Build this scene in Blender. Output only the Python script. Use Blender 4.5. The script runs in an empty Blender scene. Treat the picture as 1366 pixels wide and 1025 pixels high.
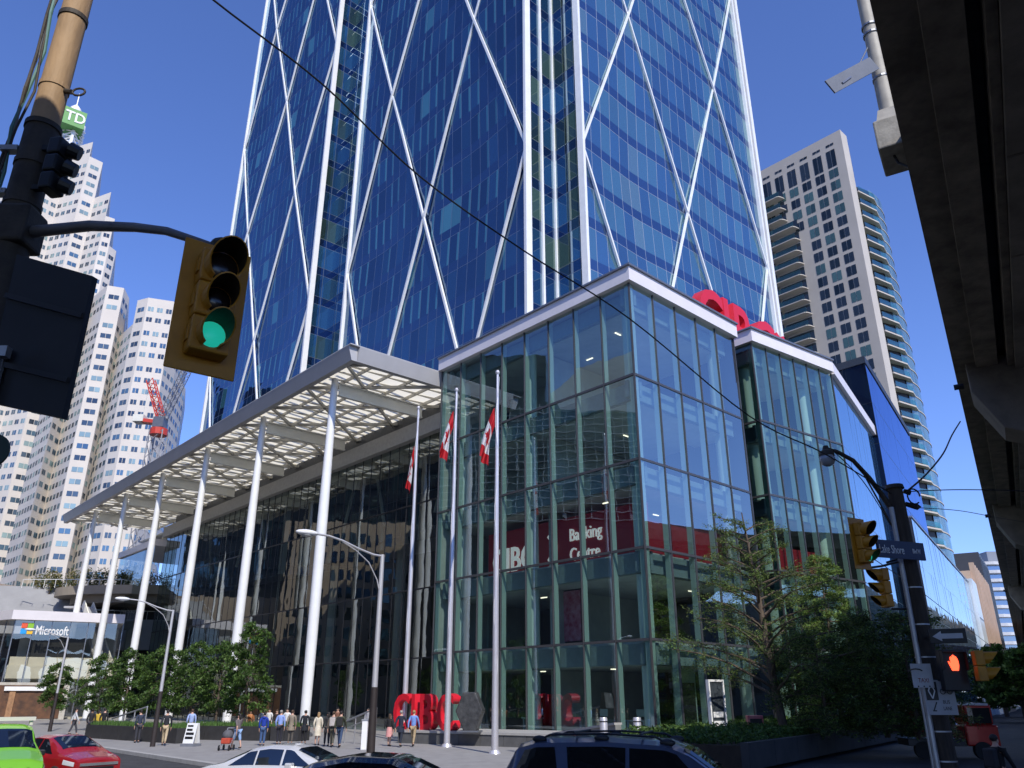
import bpy, bmesh, math, random
from math import sin, cos, tan, pi, radians as R, sqrt, atan2
from mathutils import Vector, Matrix, Euler
import numpy as np
random.seed(7)
rng = np.random.default_rng(7)
scene = bpy.context.scene
col = scene.collection
V = Vector
TH = R(21.7); FPX = 1050.0; H = 2.6
def P(px, py, Y):                      # point seen in the photo at px,py lying Y metres north of the camera
    u = (px-683)/FPX; v = (512-py)/FPX
    yf = cos(TH)-sin(TH)*v
    return V((u/yf*Y, Y, H+(sin(TH)+v*cos(TH))/yf*Y))
def GP(px, py, z=0.0):                 # point on the level z
    u = (px-683)/FPX; v = (512-py)/FPX
    yf = cos(TH)-sin(TH)*v; t = (sin(TH)+v*cos(TH))/yf
    Y = (z-H)/t
    return V((u/yf*Y, Y, z))
# ---------------------------------------------------------------- materials
def newmat(name):
    m = bpy.data.materials.new(name); m.use_nodes = True
    m.node_tree.nodes.clear(); return m, m.node_tree.nodes, m.node_tree.links
def mat(name, c, rough=0.6, metal=0.0, var=0.12, scale=3.0, bump=0.0, bscale=None, spec=0.5, emit=None, alpha=None, c2=None, stretch=None, coat=0.0, trans=0.0):
    m, N, L = newmat(name)
    out = N.new('ShaderNodeOutputMaterial'); b = N.new('ShaderNodeBsdfPrincipled')
    L.new(b.outputs[0], out.inputs[0])
    b.inputs['Roughness'].default_value = rough; b.inputs['Metallic'].default_value = metal
    b.inputs['Specular IOR Level'].default_value = spec
    b.inputs['Coat Weight'].default_value = coat; b.inputs['Coat Roughness'].default_value = 0.03
    if emit:
        b.inputs['Emission Color'].default_value = (*c, 1); b.inputs['Emission Strength'].default_value = emit
    if var > 0 or c2:
        tc = N.new('ShaderNodeTexCoord'); mp = N.new('ShaderNodeMapping'); L.new(tc.outputs['Object'], mp.inputs[0])
        if stretch: mp.inputs['Scale'].default_value = stretch
        n = N.new('ShaderNodeTexNoise'); n.inputs['Scale'].default_value = scale; n.inputs['Detail'].default_value = 5
        n.inputs['Roughness'].default_value = 0.65
        L.new(mp.outputs[0], n.inputs['Vector'])
        rp = N.new('ShaderNodeValToRGB'); rp.color_ramp.elements[0].position = 0.3; rp.color_ramp.elements[1].position = 0.7
        a = [max(0, x*(1-var)) for x in c]; d = c2 if c2 else [min(1, x*(1+var)) for x in c]
        rp.color_ramp.elements[0].color = (*a, 1); rp.color_ramp.elements[1].color = (*d, 1)
        L.new(n.outputs[0], rp.inputs[0]); L.new(rp.outputs[0], b.inputs['Base Color'])
        if bump > 0:
            n2 = N.new('ShaderNodeTexNoise'); n2.inputs['Scale'].default_value = bscale or scale*6; n2.inputs['Detail'].default_value = 4
            L.new(mp.outputs[0], n2.inputs['Vector'])
            bp = N.new('ShaderNodeBump'); bp.inputs['Strength'].default_value = bump; bp.inputs['Distance'].default_value = 0.02
            L.new(n2.outputs[0], bp.inputs['Height']); L.new(bp.outputs[0], b.inputs['Normal'])
    else:
        b.inputs['Base Color'].default_value = (*c, 1)
    if trans > 0:
        t = N.new('ShaderNodeBsdfTranslucent'); t.inputs[0].default_value = (*[min(1, x*1.1) for x in c], 1)
        mx = N.new('ShaderNodeMixShader'); mx.inputs[0].default_value = trans
        L.new(b.outputs[0], mx.inputs[1]); L.new(t.outputs[0], mx.inputs[2]); L.new(mx.outputs[0], out.inputs[0])
    return m
def fres(N, L, ior, lo, hi, normal=None):
    f = N.new('ShaderNodeFresnel'); g_ = N.new('ShaderNodeNewGeometry'); im = N.new('ShaderNodeMath'); im.operation = 'MULTIPLY_ADD'
    im.inputs[1].default_value = 1/ior-ior; im.inputs[2].default_value = ior; L.new(g_.outputs['Backfacing'], im.inputs[0]); L.new(im.outputs[0], f.inputs[0])
    mr = N.new('ShaderNodeMapRange'); mr.inputs['From Min'].default_value = 0.0; mr.inputs['From Max'].default_value = 1.0
    mr.inputs['To Min'].default_value = lo; mr.inputs['To Max'].default_value = hi
    L.new(f.outputs[0], mr.inputs['Value'])
    if normal: L.new(normal, f.inputs['Normal'])
    return mr.outputs[0]
def wob(N, L, scale=0.35, dist=0.05, strength=0.25):
    tc = N.new('ShaderNodeTexCoord')
    n = N.new('ShaderNodeTexNoise'); n.inputs['Scale'].default_value = scale; n.inputs['Detail'].default_value = 2
    L.new(tc.outputs['Object'], n.inputs['Vector'])
    bp = N.new('ShaderNodeBump'); bp.inputs['Strength'].default_value = strength; bp.inputs['Distance'].default_value = dist
    L.new(n.outputs[0], bp.inputs['Height']); return bp.outputs[0]
def glass(name, tint=(.6, .72, .7), lo=0.1, hi=1.0, gl=(1, 1, 1), rough=0.0, wd=0.05):
    """see-through architectural glass: tinted transmission + mirror reflection"""
    m, N, L = newmat(name)
    out = N.new('ShaderNodeOutputMaterial'); t = N.new('ShaderNodeBsdfTransparent'); g = N.new('ShaderNodeBsdfGlossy')
    t.inputs[0].default_value = (*tint, 1); g.inputs[0].default_value = (*gl, 1); g.inputs['Roughness'].default_value = rough
    nrm = wob(N, L, dist=wd)
    L.new(nrm, g.inputs['Normal'])
    fac = fres(N, L, 1.5, lo, hi)
    mx = N.new('ShaderNodeMixShader'); L.new(fac, mx.inputs[0]); L.new(t.outputs[0], mx.inputs[1]); L.new(g.outputs[0], mx.inputs[2])
    L.new(mx.outputs[0], out.inputs[0]); return m
def mirror(name, base, lo=0.3, hi=1.0, gl=(.8, .9, 1), line=None, wd=0.05, rough=0.02, var=0.3):
    """opaque reflective curtain-wall glass; optional mullion joints from the pane UV"""
    m, N, L = newmat(name)
    out = N.new('ShaderNodeOutputMaterial'); d = N.new('ShaderNodeBsdfDiffuse'); g = N.new('ShaderNodeBsdfGlossy')
    g.inputs[0].default_value = (*gl, 1); g.inputs['Roughness'].default_value = rough
    uv = N.new('ShaderNodeUVMap'); fl = N.new('ShaderNodeVectorMath'); fl.operation = 'FLOOR'; L.new(uv.outputs[0], fl.inputs[0])
    wn = N.new('ShaderNodeTexWhiteNoise'); wn.noise_dimensions = '2D'; L.new(fl.outputs[0], wn.inputs['Vector'])
    rp = N.new('ShaderNodeValToRGB'); rp.color_ramp.elements[0].color = (*[x*(1-var) for x in base], 1)
    rp.color_ramp.elements[1].color = (*[min(1, x*(1+var)) for x in base], 1)
    L.new(wn.outputs[0], rp.inputs[0]); L.new(rp.outputs[0], d.inputs[0])
    L.new(wob(N, L, dist=wd), g.inputs['Normal'])
    fac = fres(N, L, 1.5, lo, hi)
    mx = N.new('ShaderNodeMixShader'); L.new(fac, mx.inputs[0]); L.new(d.outputs[0], mx.inputs[1]); L.new(g.outputs[0], mx.inputs[2])
    last = mx.outputs[0]
    if line:
        fr = N.new('ShaderNodeVectorMath'); fr.operation = 'FRACTION'; L.new(uv.outputs[0], fr.inputs[0])
        sp = N.new('ShaderNodeSeparateXYZ'); L.new(fr.outputs[0], sp.inputs[0])
        a = N.new('ShaderNodeMath'); a.operation = 'LESS_THAN'; a.inputs[1].default_value = line[0]; L.new(sp.outputs[0], a.inputs[0])
        b = N.new('ShaderNodeMath'); b.operation = 'LESS_THAN'; b.inputs[1].default_value = line[1]; L.new(sp.outputs[1], b.inputs[0])
        c = N.new('ShaderNodeMath'); c.operation = 'MAXIMUM'; L.new(a.outputs[0], c.inputs[0]); L.new(b.outputs[0], c.inputs[1])
        pb = N.new('ShaderNodeBsdfPrincipled'); pb.inputs['Base Color'].default_value = (*line[2], 1); pb.inputs['Roughness'].default_value = .4; pb.inputs['Metallic'].default_value = .4
        m2 = N.new('ShaderNodeMixShader'); L.new(c.outputs[0], m2.inputs[0]); L.new(last, m2.inputs[1]); L.new(pb.outputs[0], m2.inputs[2]); last = m2.outputs[0]
    L.new(last, out.inputs[0]); return m
# ---------------------------------------------------------------- mesh builder
def rootloc(p):
    l = V((0, 0, 0))
    while p is not None: l = l+p.location; p = p.parent
    return l
class MB:
    def __init__(s): s.v = []; s.f = []; s.m = []; s.uv = []
    def face(s, pts, mi=0, uv=None):
        i = len(s.v); s.v += [tuple(p) for p in pts]; s.f.append(tuple(range(i, i+len(pts)))); s.m.append(mi); s.uv.append(uv)
    def hexa(s, b, t, mi=0):           # bottom ring, top ring
        i = len(s.v); n = len(b); s.v += [tuple(p) for p in b]+[tuple(p) for p in t]
        s.f.append(tuple(range(i+n-1, i-1, -1))); s.f.append(tuple(range(i+n, i+2*n)))
        for k in range(n): s.f.append((i+k, i+(k+1) % n, i+n+(k+1) % n, i+n+k))
        s.m += [mi]*(n+2); s.uv += [None]*(n+2)
    def box(s, a, b, mi=0):
        x0, x1 = sorted((a[0], b[0])); y0, y1 = sorted((a[1], b[1])); z0, z1 = sorted((a[2], b[2]))
        s.hexa([(x0, y0, z0), (x1, y0, z0), (x1, y1, z0), (x0, y1, z0)], [(x0, y0, z1), (x1, y0, z1), (x1, y1, z1), (x0, y1, z1)], mi)
    def prism(s, poly, z0, z1, mi=0):
        s.hexa([(p[0], p[1], z0) for p in poly], [(p[0], p[1], z1) for p in poly], mi)
    def bar(s, p, q, w, h, up=(0, 0, 1), mi=0):
        p = V(p); q = V(q); d = (q-p).normalized(); up = V(up)
        sd = d.cross(up)
        if sd.length < 1e-4: sd = d.cross(V((1, 0, 0)))
        sd.normalize(); u = sd.cross(d).normalized()
        a = [sd*(-w/2)+u*(-h/2), sd*(w/2)+u*(-h/2), sd*(w/2)+u*(h/2), sd*(-w/2)+u*(h/2)]
        s.hexa([p+k for k in a], [q+k for k in a], mi)
    def tube(s, pts, r, n=8, mi=0, cap=True):
        pts = [V(p) for p in pts]; rs = r if isinstance(r, (list, tuple)) else [r]*len(pts)
        i0 = len(s.v); prev = None
        for k, p in enumerate(pts):
            d = (pts[min(k+1, len(pts)-1)]-pts[max(k-1, 0)]).normalized()
            if prev is None:
                a = d.cross(V((0, 0, 1)));
                if a.length < 1e-3: a = d.cross(V((1, 0, 0)))
            else: a = prev-d*prev.dot(d)
            a.normalize(); prev = a; b = d.cross(a)
            for j in range(n):
                t = 2*pi*j/n; s.v.append(tuple(p+(a*cos(t)+b*sin(t))*rs[k]))
        for k in range(len(pts)-1):
            for j in range(n):
                a_ = i0+k*n+j; b_ = i0+k*n+(j+1) % n; s.f.append((a_, b_, b_+n, a_+n)); s.m.append(mi); s.uv.append(None)
        if cap:
            s.f.append(tuple(range(i0+n-1, i0-1, -1))); s.f.append(tuple(range(i0+(len(pts)-1)*n, i0+len(pts)*n))); s.m += [mi]*2; s.uv += [None]*2
    def lathe(s, c, prof, n=16, mi=0):
        c = V(c); s.tube([c+V((0, 0, z)) for r, z in prof], [max(r, 1e-4) for r, z in prof], n, mi)
    def ball(s, c, rx, ry, rz, n=12, mi=0):
        c = V(c); i0 = len(s.v); m = n//2
        for k in range(m+1):
            t = -pi/2+pi*k/m
            for j in range(n): s.v.append((c[0]+rx*cos(t)*cos(2*pi*j/n), c[1]+ry*cos(t)*sin(2*pi*j/n), c[2]+rz*sin(t)))
        for k in range(m):
            for j in range(n):
                a_ = i0+k*n+j; b_ = i0+k*n+(j+1) % n; s.f.append((a_, b_, b_+n, a_+n)); s.m.append(mi); s.uv.append(None)
    def xform(s, M, i0=0):
        for i in range(i0, len(s.v)): s.v[i] = tuple(M @ V(s.v[i]))
    def build(s, name, mats, parent=None, smooth=False, bevel=0):
        me = bpy.data.meshes.new(name); off = rootloc(parent)
        vv = [(a-off[0], b-off[1], c-off[2]) for a, b, c in s.v] if parent else s.v
        me.from_pydata(vv, [], s.f)
        if not isinstance(mats, (list, tuple)): mats = [mats]
        for m in mats: me.materials.append(m)
        me.polygons.foreach_set('material_index', s.m)
        if any(u is not None for u in s.uv):
            l = me.uv_layers.new(name='UVMap'); k = 0
            for f, u in zip(s.f, s.uv):
                for j in range(len(f)):
                    if u is not None: l.data[k].uv = u[j]
                    k += 1
        if smooth: me.polygons.foreach_set('use_smooth', [True]*len(s.f))
        me.update()
        o = bpy.data.objects.new(name, me); col.objects.link(o); o.parent = parent
        if smooth == 'auto':
            me.set_sharp_from_angle(angle=R(40))
        if bevel:
            b = o.modifiers.new('bevel', 'BEVEL'); b.width = bevel; b.segments = 2; b.limit_method = 'ANGLE'; b.angle_limit = R(40)
        return o
def tag(o, label=None, cat=None, group=None, kind=None):
    if label: o['label'] = label
    if cat: o['category'] = cat
    if group: o['group'] = group
    if kind: o['kind'] = kind
    return o
def thing(name, loc, label, cat, group=None, rz=0):
    o = bpy.data.objects.new(name, None); o.empty_display_size = .3; col.objects.link(o); o.location = loc; o.rotation_euler = (0, 0, rz)
    return tag(o, label, cat, group)
def copy_tree(o, parent=None):
    c = o.copy(); col.objects.link(c); c.parent = parent
    for ch in KIDS.get(o.name, []): copy_tree(ch, c)
    return c
KIDS = {}
def index_kids():
    KIDS.clear()
    for o in bpy.data.objects:
        if o.parent: KIDS.setdefault(o.parent.name, []).append(o)
def text(s, size, ext, m, name, parent, M, bold=0.0, align='LEFT', sx=1.0, spacing=1.0):
    cu = bpy.data.curves.new('t', 'FONT'); cu.body = s; cu.size = size; cu.extrude = ext; cu.offset = bold; cu.align_x = align; cu.resolution_u = 3; cu.space_character = spacing
    to = bpy.data.objects.new('t', cu); col.objects.link(to)
    dg = bpy.context.evaluated_depsgraph_get(); me = bpy.data.meshes.new_from_object(to.evaluated_get(dg))
    bpy.data.objects.remove(to); me.name = name
    off = rootloc(parent); me.transform(Matrix.Translation(-off) @ M @ Matrix.Diagonal((sx, 1, 1, 1)))
    me.materials.clear(); me.materials.append(m)
    o = bpy.data.objects.new(name, me); col.objects.link(o); o.parent = parent; return o
class Fr:                               # a vertical facade plane: a = metres along it, o = metres out of it
    def __init__(s, x, y, az, side=1):  # az = heading along the wall (clockwise from +Y); side=1: outward is to the right of travel
        s.o = V((x, y, 0)); s.d = V((sin(R(az)), cos(R(az)), 0)); s.n = V((cos(R(az)), -sin(R(az)), 0))*side; s.az = az
    def pt(s, a, o=0.0, z=0.0): return s.o+s.d*a+s.n*o+V((0, 0, z))
    def box(s, mb, a0, a1, o0, o1, z0, z1, mi=0):
        q = [s.pt(a0, o0), s.pt(a1, o0), s.pt(a1, o1), s.pt(a0, o1)]
        ar = sum(q[i][0]*q[(i+1) % 4][1]-q[(i+1) % 4][0]*q[i][1] for i in range(4))
        if ar < 0: q.reverse()
        mb.hexa([p+V((0, 0, z0)) for p in q], [p+V((0, 0, z1)) for p in q], mi)
    def quad(s, mb, a0, a1, z0, z1, o=0.0, mi=0, jit=0.0, uv=None):
        j = [random.uniform(-jit, jit) for _ in range(4)]
        q = [s.pt(a0, o+j[0], z0), s.pt(a1, o+j[1], z0), s.pt(a1, o+j[0]*0+j[2], z1), s.pt(a0, o+j[3], z1)]
        # keep the pane flat: 4th corner from the other three
        q[3] = q[0]+q[2]-q[1]
        if s.n.dot((q[1]-q[0]).cross(q[2]-q[0])) < 0:
            q.reverse();
            if uv: uv = list(reversed(uv))
        mb.face(q, mi, uv)
    def M(s, a, o, z):                  # matrix putting text on the wall, reading left to right from outside
        x = s.d if s.d.cross(V((0, 0, 1))).dot(s.n) > 0 else -s.d
        m = Matrix.Identity(4)
        for i in range(3): m[i][0] = x[i]; m[i][1] = (0, 0, 1)[i]; m[i][2] = s.n[i]
        p = s.pt(a, o, z)
        for i in range(3): m[i][3] = p[i]
        return m
def obj(name, label, cat, mats, fn, loc=(0, 0, 0), group=None, **k):
    mb = MB(); fn(mb); o = mb.build(name, mats, **k); return tag(o, label, cat, group)
# ---------------------------------------------------------------- camera, world, sun
cam = bpy.data.cameras.new('camera'); cam.sensor_width = 36; cam.sensor_fit = 'HORIZONTAL'; cam.lens = FPX/1366*36
cam.clip_end = 3000; cam.clip_start = .05
co = bpy.data.objects.new('camera', cam); col.objects.link(co); co.location = (0, 0, H); co.rotation_euler = (pi/2+TH, 0, 0); scene.camera = co
SUN_AZ, SUN_EL = 158.0, 43.0
w = bpy.data.worlds.new('World'); scene.world = w; w.use_nodes = True
bg = w.node_tree.nodes['Background']; sky = w.node_tree.nodes.new('ShaderNodeTexSky'); sky.sky_type = 'NISHITA'
sky.sun_disc = False; sky.sun_elevation = R(SUN_EL); sky.sun_rotation = R(SUN_AZ); sky.air_density = 1.0; sky.dust_density = 0.0; sky.ozone_density = 3.0; sky.altitude = 50
hs = w.node_tree.nodes.new('ShaderNodeVectorMath'); hs.operation = 'MULTIPLY'; hs.inputs[1].default_value = (.80, .92, 1.40); w.node_tree.links.new(sky.outputs[0], hs.inputs[0]); w.node_tree.links.new(hs.outputs[0], bg.inputs[0]); bg.inputs[1].default_value = 0.14
sl = bpy.data.lights.new('sun', 'SUN'); sl.energy = 4.0; sl.angle = R(.53); sl.color = (1, .95, .86)
so = bpy.data.objects.new('sun', sl); col.objects.link(so)
sd = V((sin(R(SUN_AZ))*cos(R(SUN_EL)), cos(R(SUN_AZ))*cos(R(SUN_EL)), sin(R(SUN_EL))))
so.rotation_euler = (-sd).to_track_quat('-Z', 'Y').to_euler(); so.location = sd*100
scene.view_settings.view_transform = 'Standard'; scene.view_settings.look = 'None'; scene.view_settings.exposure = 0.15; scene.view_settings.gamma = 1
scene.cycles.max_bounces = 10; scene.cycles.transparent_max_bounces = 24; scene.cycles.glossy_bounces = 5; scene.cycles.diffuse_bounces = 3
# ---------------------------------------------------------------- shared materials
M_asph = mat('asphalt', (.055, .055, .058), .85, var=.25, scale=1.2, bump=.5, bscale=60, spec=.3)
M_pave = mat('paving', (.28, .27, .26), .8, var=.15, scale=1.5, bump=.2, bscale=30)
M_curb = mat('kerb_concrete', (.38, .37, .35), .8, var=.15)
M_line = mat('road_paint', (.7, .7, .68), .7, var=.2, scale=8)
M_yel = mat('yellow_paint', (.7, .42, .04), .7, var=.2, scale=8)
M_white = mat('white_metal', (.78, .78, .77), .35, var=.05, scale=1)
M_fasc = mat('fascia_panel', (.72, .68, .70), .4, var=.05, scale=.6)
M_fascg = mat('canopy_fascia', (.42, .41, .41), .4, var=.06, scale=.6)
M_alum = mat('mullion_metal', (.22, .23, .25), .35, .6, var=.1)
M_dark = mat('dark_metal', (.03, .03, .035), .4, .3, var=.2)
M_black = mat('black_plastic', (.012, .012, .013), .45, var=.2)
M_conc = mat('concrete', (.26, .245, .22), .85, var=.25, scale=.8, bump=.3, bscale=12)
M_red = mat('logo_red', (.62, .015, .03), .35, var=.05, scale=1)
M_off = mat('soffit_white', (.74, .73, .66), .55, var=.06, scale=.7)
M_fin = mat('glass_fin', (.62, .77, .73), .3, var=.06, scale=.5, trans=.4)
M_colw = mat('interior_column', (.66, .80, .76), .5, var=.05, scale=.5)
M_int = mat('interior_wall', (.50, .52, .49), .7, var=.25, scale=.25)
M_slab = mat('interior_slab', (.50, .52, .50), .7, var=.15, scale=.5)
M_ceil = mat('interior_ceiling', (.62, .64, .62), .7, var=.15, scale=.5)
# ================================================================ GROUND
def ground():
    mb = MB(); mb.face([(-1500, -600, -.02), (1500, -600, -.02), (1500, 2500, -.02), (-1500, 2500, -.02)])
    o = mb.build('ground', mat('ground_dirt', (.16, .155, .15), .9, var=.2, scale=.05)); tag(o, kind='structure')
    mb = MB(); mb.face([(-160, -60, 0), (140, -60, 0), (200, 260, 0), (-260, 260, 0)])
    o = mb.build('road', M_asph); tag(o, kind='structure')
    # plaza pavement (kerb corner at the crossing) and its kerb
    B0 = V((-1.0, 22.5, 0)); dl = V((-.6626, .749, 0)); dr = V((.545, .838, 0))
    poly = [B0+dl*150, B0+dl*3, B0+dl*.9+dr*.9, B0+dr*3, B0+dr*170, B0+dr*170+V((-60, 30, 0)), B0+dl*150+V((60, 60, 0))]
    mb = MB(); mb.prism([(p[0], p[1]) for p in poly], 0.004, .15)
    tag(mb.build('pavement', M_pave), kind='structure')
    mb = MB()
    for i in range(4):
        mb.bar(poly[i]+V((0, 0, .079)), poly[i+1]+V((0, 0, .079)), .3, .15)
    tag(mb.build('kerb', M_curb), kind='structure')
    # lane markings on the side street
    mb = MB(); q = V((-1, 22.5, 0))-V((.749, .6626, 0))*4
    for k in range(20):
        a = q+dl*(6+k*6); b = a+dl*3
        s = V((.749, .6626, 0))*.07
        mb.face([a-s+V((0, 0, .004)), a+s+V((0, 0, .004)), b+s+V((0, 0, .004)), b-s+V((0, 0, .004))])
    tag(mb.build('lane_marking', M_line), kind='structure')
    mb = MB(); q = V((-1, 22.5, 0))-V((.749, .6626, 0))*8
    for e in (0, .3):
        a = q+dl*8+V((.749, .6626, 0))*e; b = a+dl*110; s = V((.749, .6626, 0))*.06
        mb.face([a-s+V((0, 0, .004)), a+s+V((0, 0, .004)), b+s+V((0, 0, .004)), b-s+V((0, 0, .004))])
    tag(mb.build('centre_line', M_yel), kind='structure')
ground()
# ================================================================ OFFICE TOWER
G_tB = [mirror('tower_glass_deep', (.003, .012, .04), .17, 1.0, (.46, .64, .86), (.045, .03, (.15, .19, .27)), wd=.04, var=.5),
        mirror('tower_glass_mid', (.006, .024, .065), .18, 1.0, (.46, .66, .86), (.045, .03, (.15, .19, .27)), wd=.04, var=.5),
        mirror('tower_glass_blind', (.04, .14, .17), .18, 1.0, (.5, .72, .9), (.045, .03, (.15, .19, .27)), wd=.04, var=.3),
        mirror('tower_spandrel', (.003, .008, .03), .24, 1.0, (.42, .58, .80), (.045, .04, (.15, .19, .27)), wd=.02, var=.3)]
G_tC = [mirror('tower_south_glass', (.012, .045, .09), .36, 1.0, (.66, .85, .97), (.045, .03, (.34, .38, .44)), wd=.05, var=.4),  # paler than the west set: brighter mirrored sky put into the colour
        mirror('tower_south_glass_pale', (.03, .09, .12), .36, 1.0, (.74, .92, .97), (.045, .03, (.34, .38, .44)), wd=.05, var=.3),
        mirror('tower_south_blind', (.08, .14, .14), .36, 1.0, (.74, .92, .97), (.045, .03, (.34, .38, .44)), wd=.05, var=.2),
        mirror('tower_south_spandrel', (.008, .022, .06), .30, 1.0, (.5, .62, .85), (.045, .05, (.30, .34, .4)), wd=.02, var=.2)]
M_slot = mirror('slot_glass', (.01, .04, .08), .30, 1, (.62, .82, .95), (.05, .02, (.10, .13, .18)), wd=.03, var=.6)
M_green = mirror('tower_lobby_glass', (.03, .055, .045), .12, 1, (.8, .95, .9), (.05, .03, (.10, .13, .14)), wd=.03, var=.6)
Z1 = 50.4; UH = 43.5; FL = 4.35
def disp(s, z):
    t = (z-Z1)/UH; a = t-math.floor(t); tri = 1-2*abs(a-.5)
    p = t-2*s; q = t+2*s
    fp = p-math.floor(p); fq = q-math.floor(q)
    pc = math.floor(p)+.5; qc = math.floor(q)+.5
    ty = abs(((pc+qc)/2) % 1-.5) < .01
    d = .35*tri
    if not ty: d -= .8*min(min(fp, 1-fp), min(fq, 1-fq))
    return d*min(1, 8*s, 8*(1-s))
def bay(parent, F, a0, a1, mats, teal, ztop=181.0, zbot=15.6):
    mb = MB(); n = 22; w_ = (a1-a0)/n
    rows = int((ztop-zbot)/FL)
    for r in range(rows):
        z0 = zbot+r*FL; zm = z0+FL*.26; z2 = z0+FL
        rr = random.random()
        for c in range(n):
            x0 = a0+c*w_; x1 = x0+w_
            def pane(xa, xb, za, zb, mi, uvs):
                f = lambda x, z: F.pt(x, disp((x-a0)/(a1-a0), z), z)
                j = random.uniform(-.004, .004)
                q = [f(xa, za), f(xb, za)+F.n*j, f(xb, zb)+F.n*j, f(xa, zb)]
                if F.n.dot((q[1]-q[0]).cross(q[2]-q[0])) < 0: q.reverse(); uvs = list(reversed(uvs))
                mb.face(q, mi, uvs)
            pane(x0, x1, z0, zm, 3, [(c, r*2), (c+1, r*2), (c+1, r*2+.99), (c, r*2+.99)])
            rv = random.random()
            mi = 0 if rv < .45 else (1 if rv < .93 else 2)
            uu = [(c, r*2+1.05), (c+1, r*2+1.05), (c+1, r*2+2), (c, r*2+2)]
            if teal and random.random() < .5:
                xm = x0+w_*.24
                pane(x0, xm, zm, z2, 2, [(c, r*2+1.05), (c+.24, r*2+1.05), (c+.24, r*2+2), (c, r*2+2)])
                pane(xm, x1, zm, z2, mi if mi < 2 else 0, [(c+.24, r*2+1.05), (c+1, r*2+1.05), (c+1, r*2+2), (c+.24, r*2+2)])
            else: pane(x0, x1, zm, z2, mi, uu)
    mb.build('glass_facade', mats, parent)
    # white diagonal braces
    for k in range(-3, 4):
        for sgn in (1, -1):
            pts = []
            for i in range(0, 33):
                s = i/32; t = k+2*s; z = Z1+(t)*UH if sgn > 0 else Z1+(t)*UH
                ss = s if sgn > 0 else 1-s
                if zbot+.5 <= z <= ztop: pts.append(F.pt(a0+(a1-a0)*ss, disp(ss, z)+.16, z))
            if len(pts) > 2:
                m2 = MB()
                keep = [pts[0]]+[pts[i] for i in range(1, len(pts)-1) if i % 8 == 0]+[pts[-1]]
                for a, b in zip(keep, keep[1:]): m2.bar(a, b, .25 if F.az < 0 else .20, .22, up=F.n)
                m2.build('diagonal_brace', M_white, parent)
    for a in (a0, a1):
        m2 = MB(); F.box(m2, a-.16, a+.16, -.3, .40, zbot, ztop)
        o = m2.build('edge_fin', M_white, parent)
def tower():
    F1 = Fr(1.47, 60, -41.5, -1); F2 = Fr(6.4, 59.8, 46.5, 1)
    T = thing('office_tower', (20, 95, 0), 'very tall blue glass skyscraper with white diagonal lattice ribs behind the glass podium', 'skyscraper')
    bay(T, F1, 0, 32.3, G_tB, True); bay(T, F1, 41.8, 74.5, G_tB, True)
    bay(T, F2, 0, 33.2, G_tC, False)
    # recessed slots: floors of clear glass bays
    zb, zt = 15.6, 181
    m = MB()
    def slotwall(F, a0, a1, o, n):
        r = 0; z = zb
        while z < zt-1:
            for c in range(n):
                xa = a0+(a1-a0)*c/n; xb = a0+(a1-a0)*(c+1)/n
                mi = 1 if (r % 2) else random.choice([0, 0, 2])
                h = FL*.26 if r % 2 == 0 else FL*.74
                if r % 2 == 0: mi = 1
                else: mi = random.choice([0, 0, 2])
                F.quad(m, xa, xb, z, z+h, o, mi, .004, [(c, r), (c+1, r), (c+1, r+.99), (c, r+.99)])
            z += h; r += 1
    slotwall(F1, 32.3, 41.8, -2.6, 5)
    # returns of the slot
    Fa = Fr(*(F1.pt(41.8, 0))[:2], F1.az+90, -1); Fb = Fr(*(F1.pt(32.3, 0))[:2], F1.az+90, 1)
    slotwall(Fa, 0, 2.7, 0, 2); slotwall(Fb, 0, 2.7, 0, 2)
    inner = F1.pt(0, 0)+F2.d*3.55
    Fc = Fr(F1.pt(0, 0)[0], F1.pt(0, 0)[1], 46.5, 1); Fd = Fr(inner[0], inner[1], -41.5+180, 1)
    slotwall(Fc, .4, 3.55, 0, 2)
    for a in (1.75, 3.5):
        m2 = MB(); Fc.box(m2, a-.12, a+.12, 0, .2, zb, zt); m2.build('slot_mullion', M_white, T)
    slotwall(Fd, 0, 3.55, 0, 2)
    m.build('recessed_glass', [M_slot, G_tB[3], M_green], T)
    # rest of the body
    m = MB(); a = F1.pt(74.3, -.6); b = F1.pt(.0, -3.7); c = F2.pt(33.0, -.6)
    d = a+F2.d*42
    m.prism([(p[0], p[1]) for p in (F1.pt(74.2, -3.2), d, c+V((-.66, .75, 0))*50, c, F2.pt(.3, -3.9), F1.pt(3, -3.9))], zb, zt-.5)
    m.build('tower_core', G_tC[0], T)
    m = MB(); m.prism([(p[0], p[1]) for p in (F1.pt(74, -.8), d, c+V((-.66, .75, 0))*49, F2.pt(32, -1.5), F2.pt(0.5, -4.4), F1.pt(3.5, -4.4))], 0, zb-.05)
    m.build('tower_base', M_dark, T)
    m = MB(); F2.box(m, 33.7, 34.3, -2, .5, zb, zt); m.build('edge_fin', M_white, T)
    return T
TOWER = tower()
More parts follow.
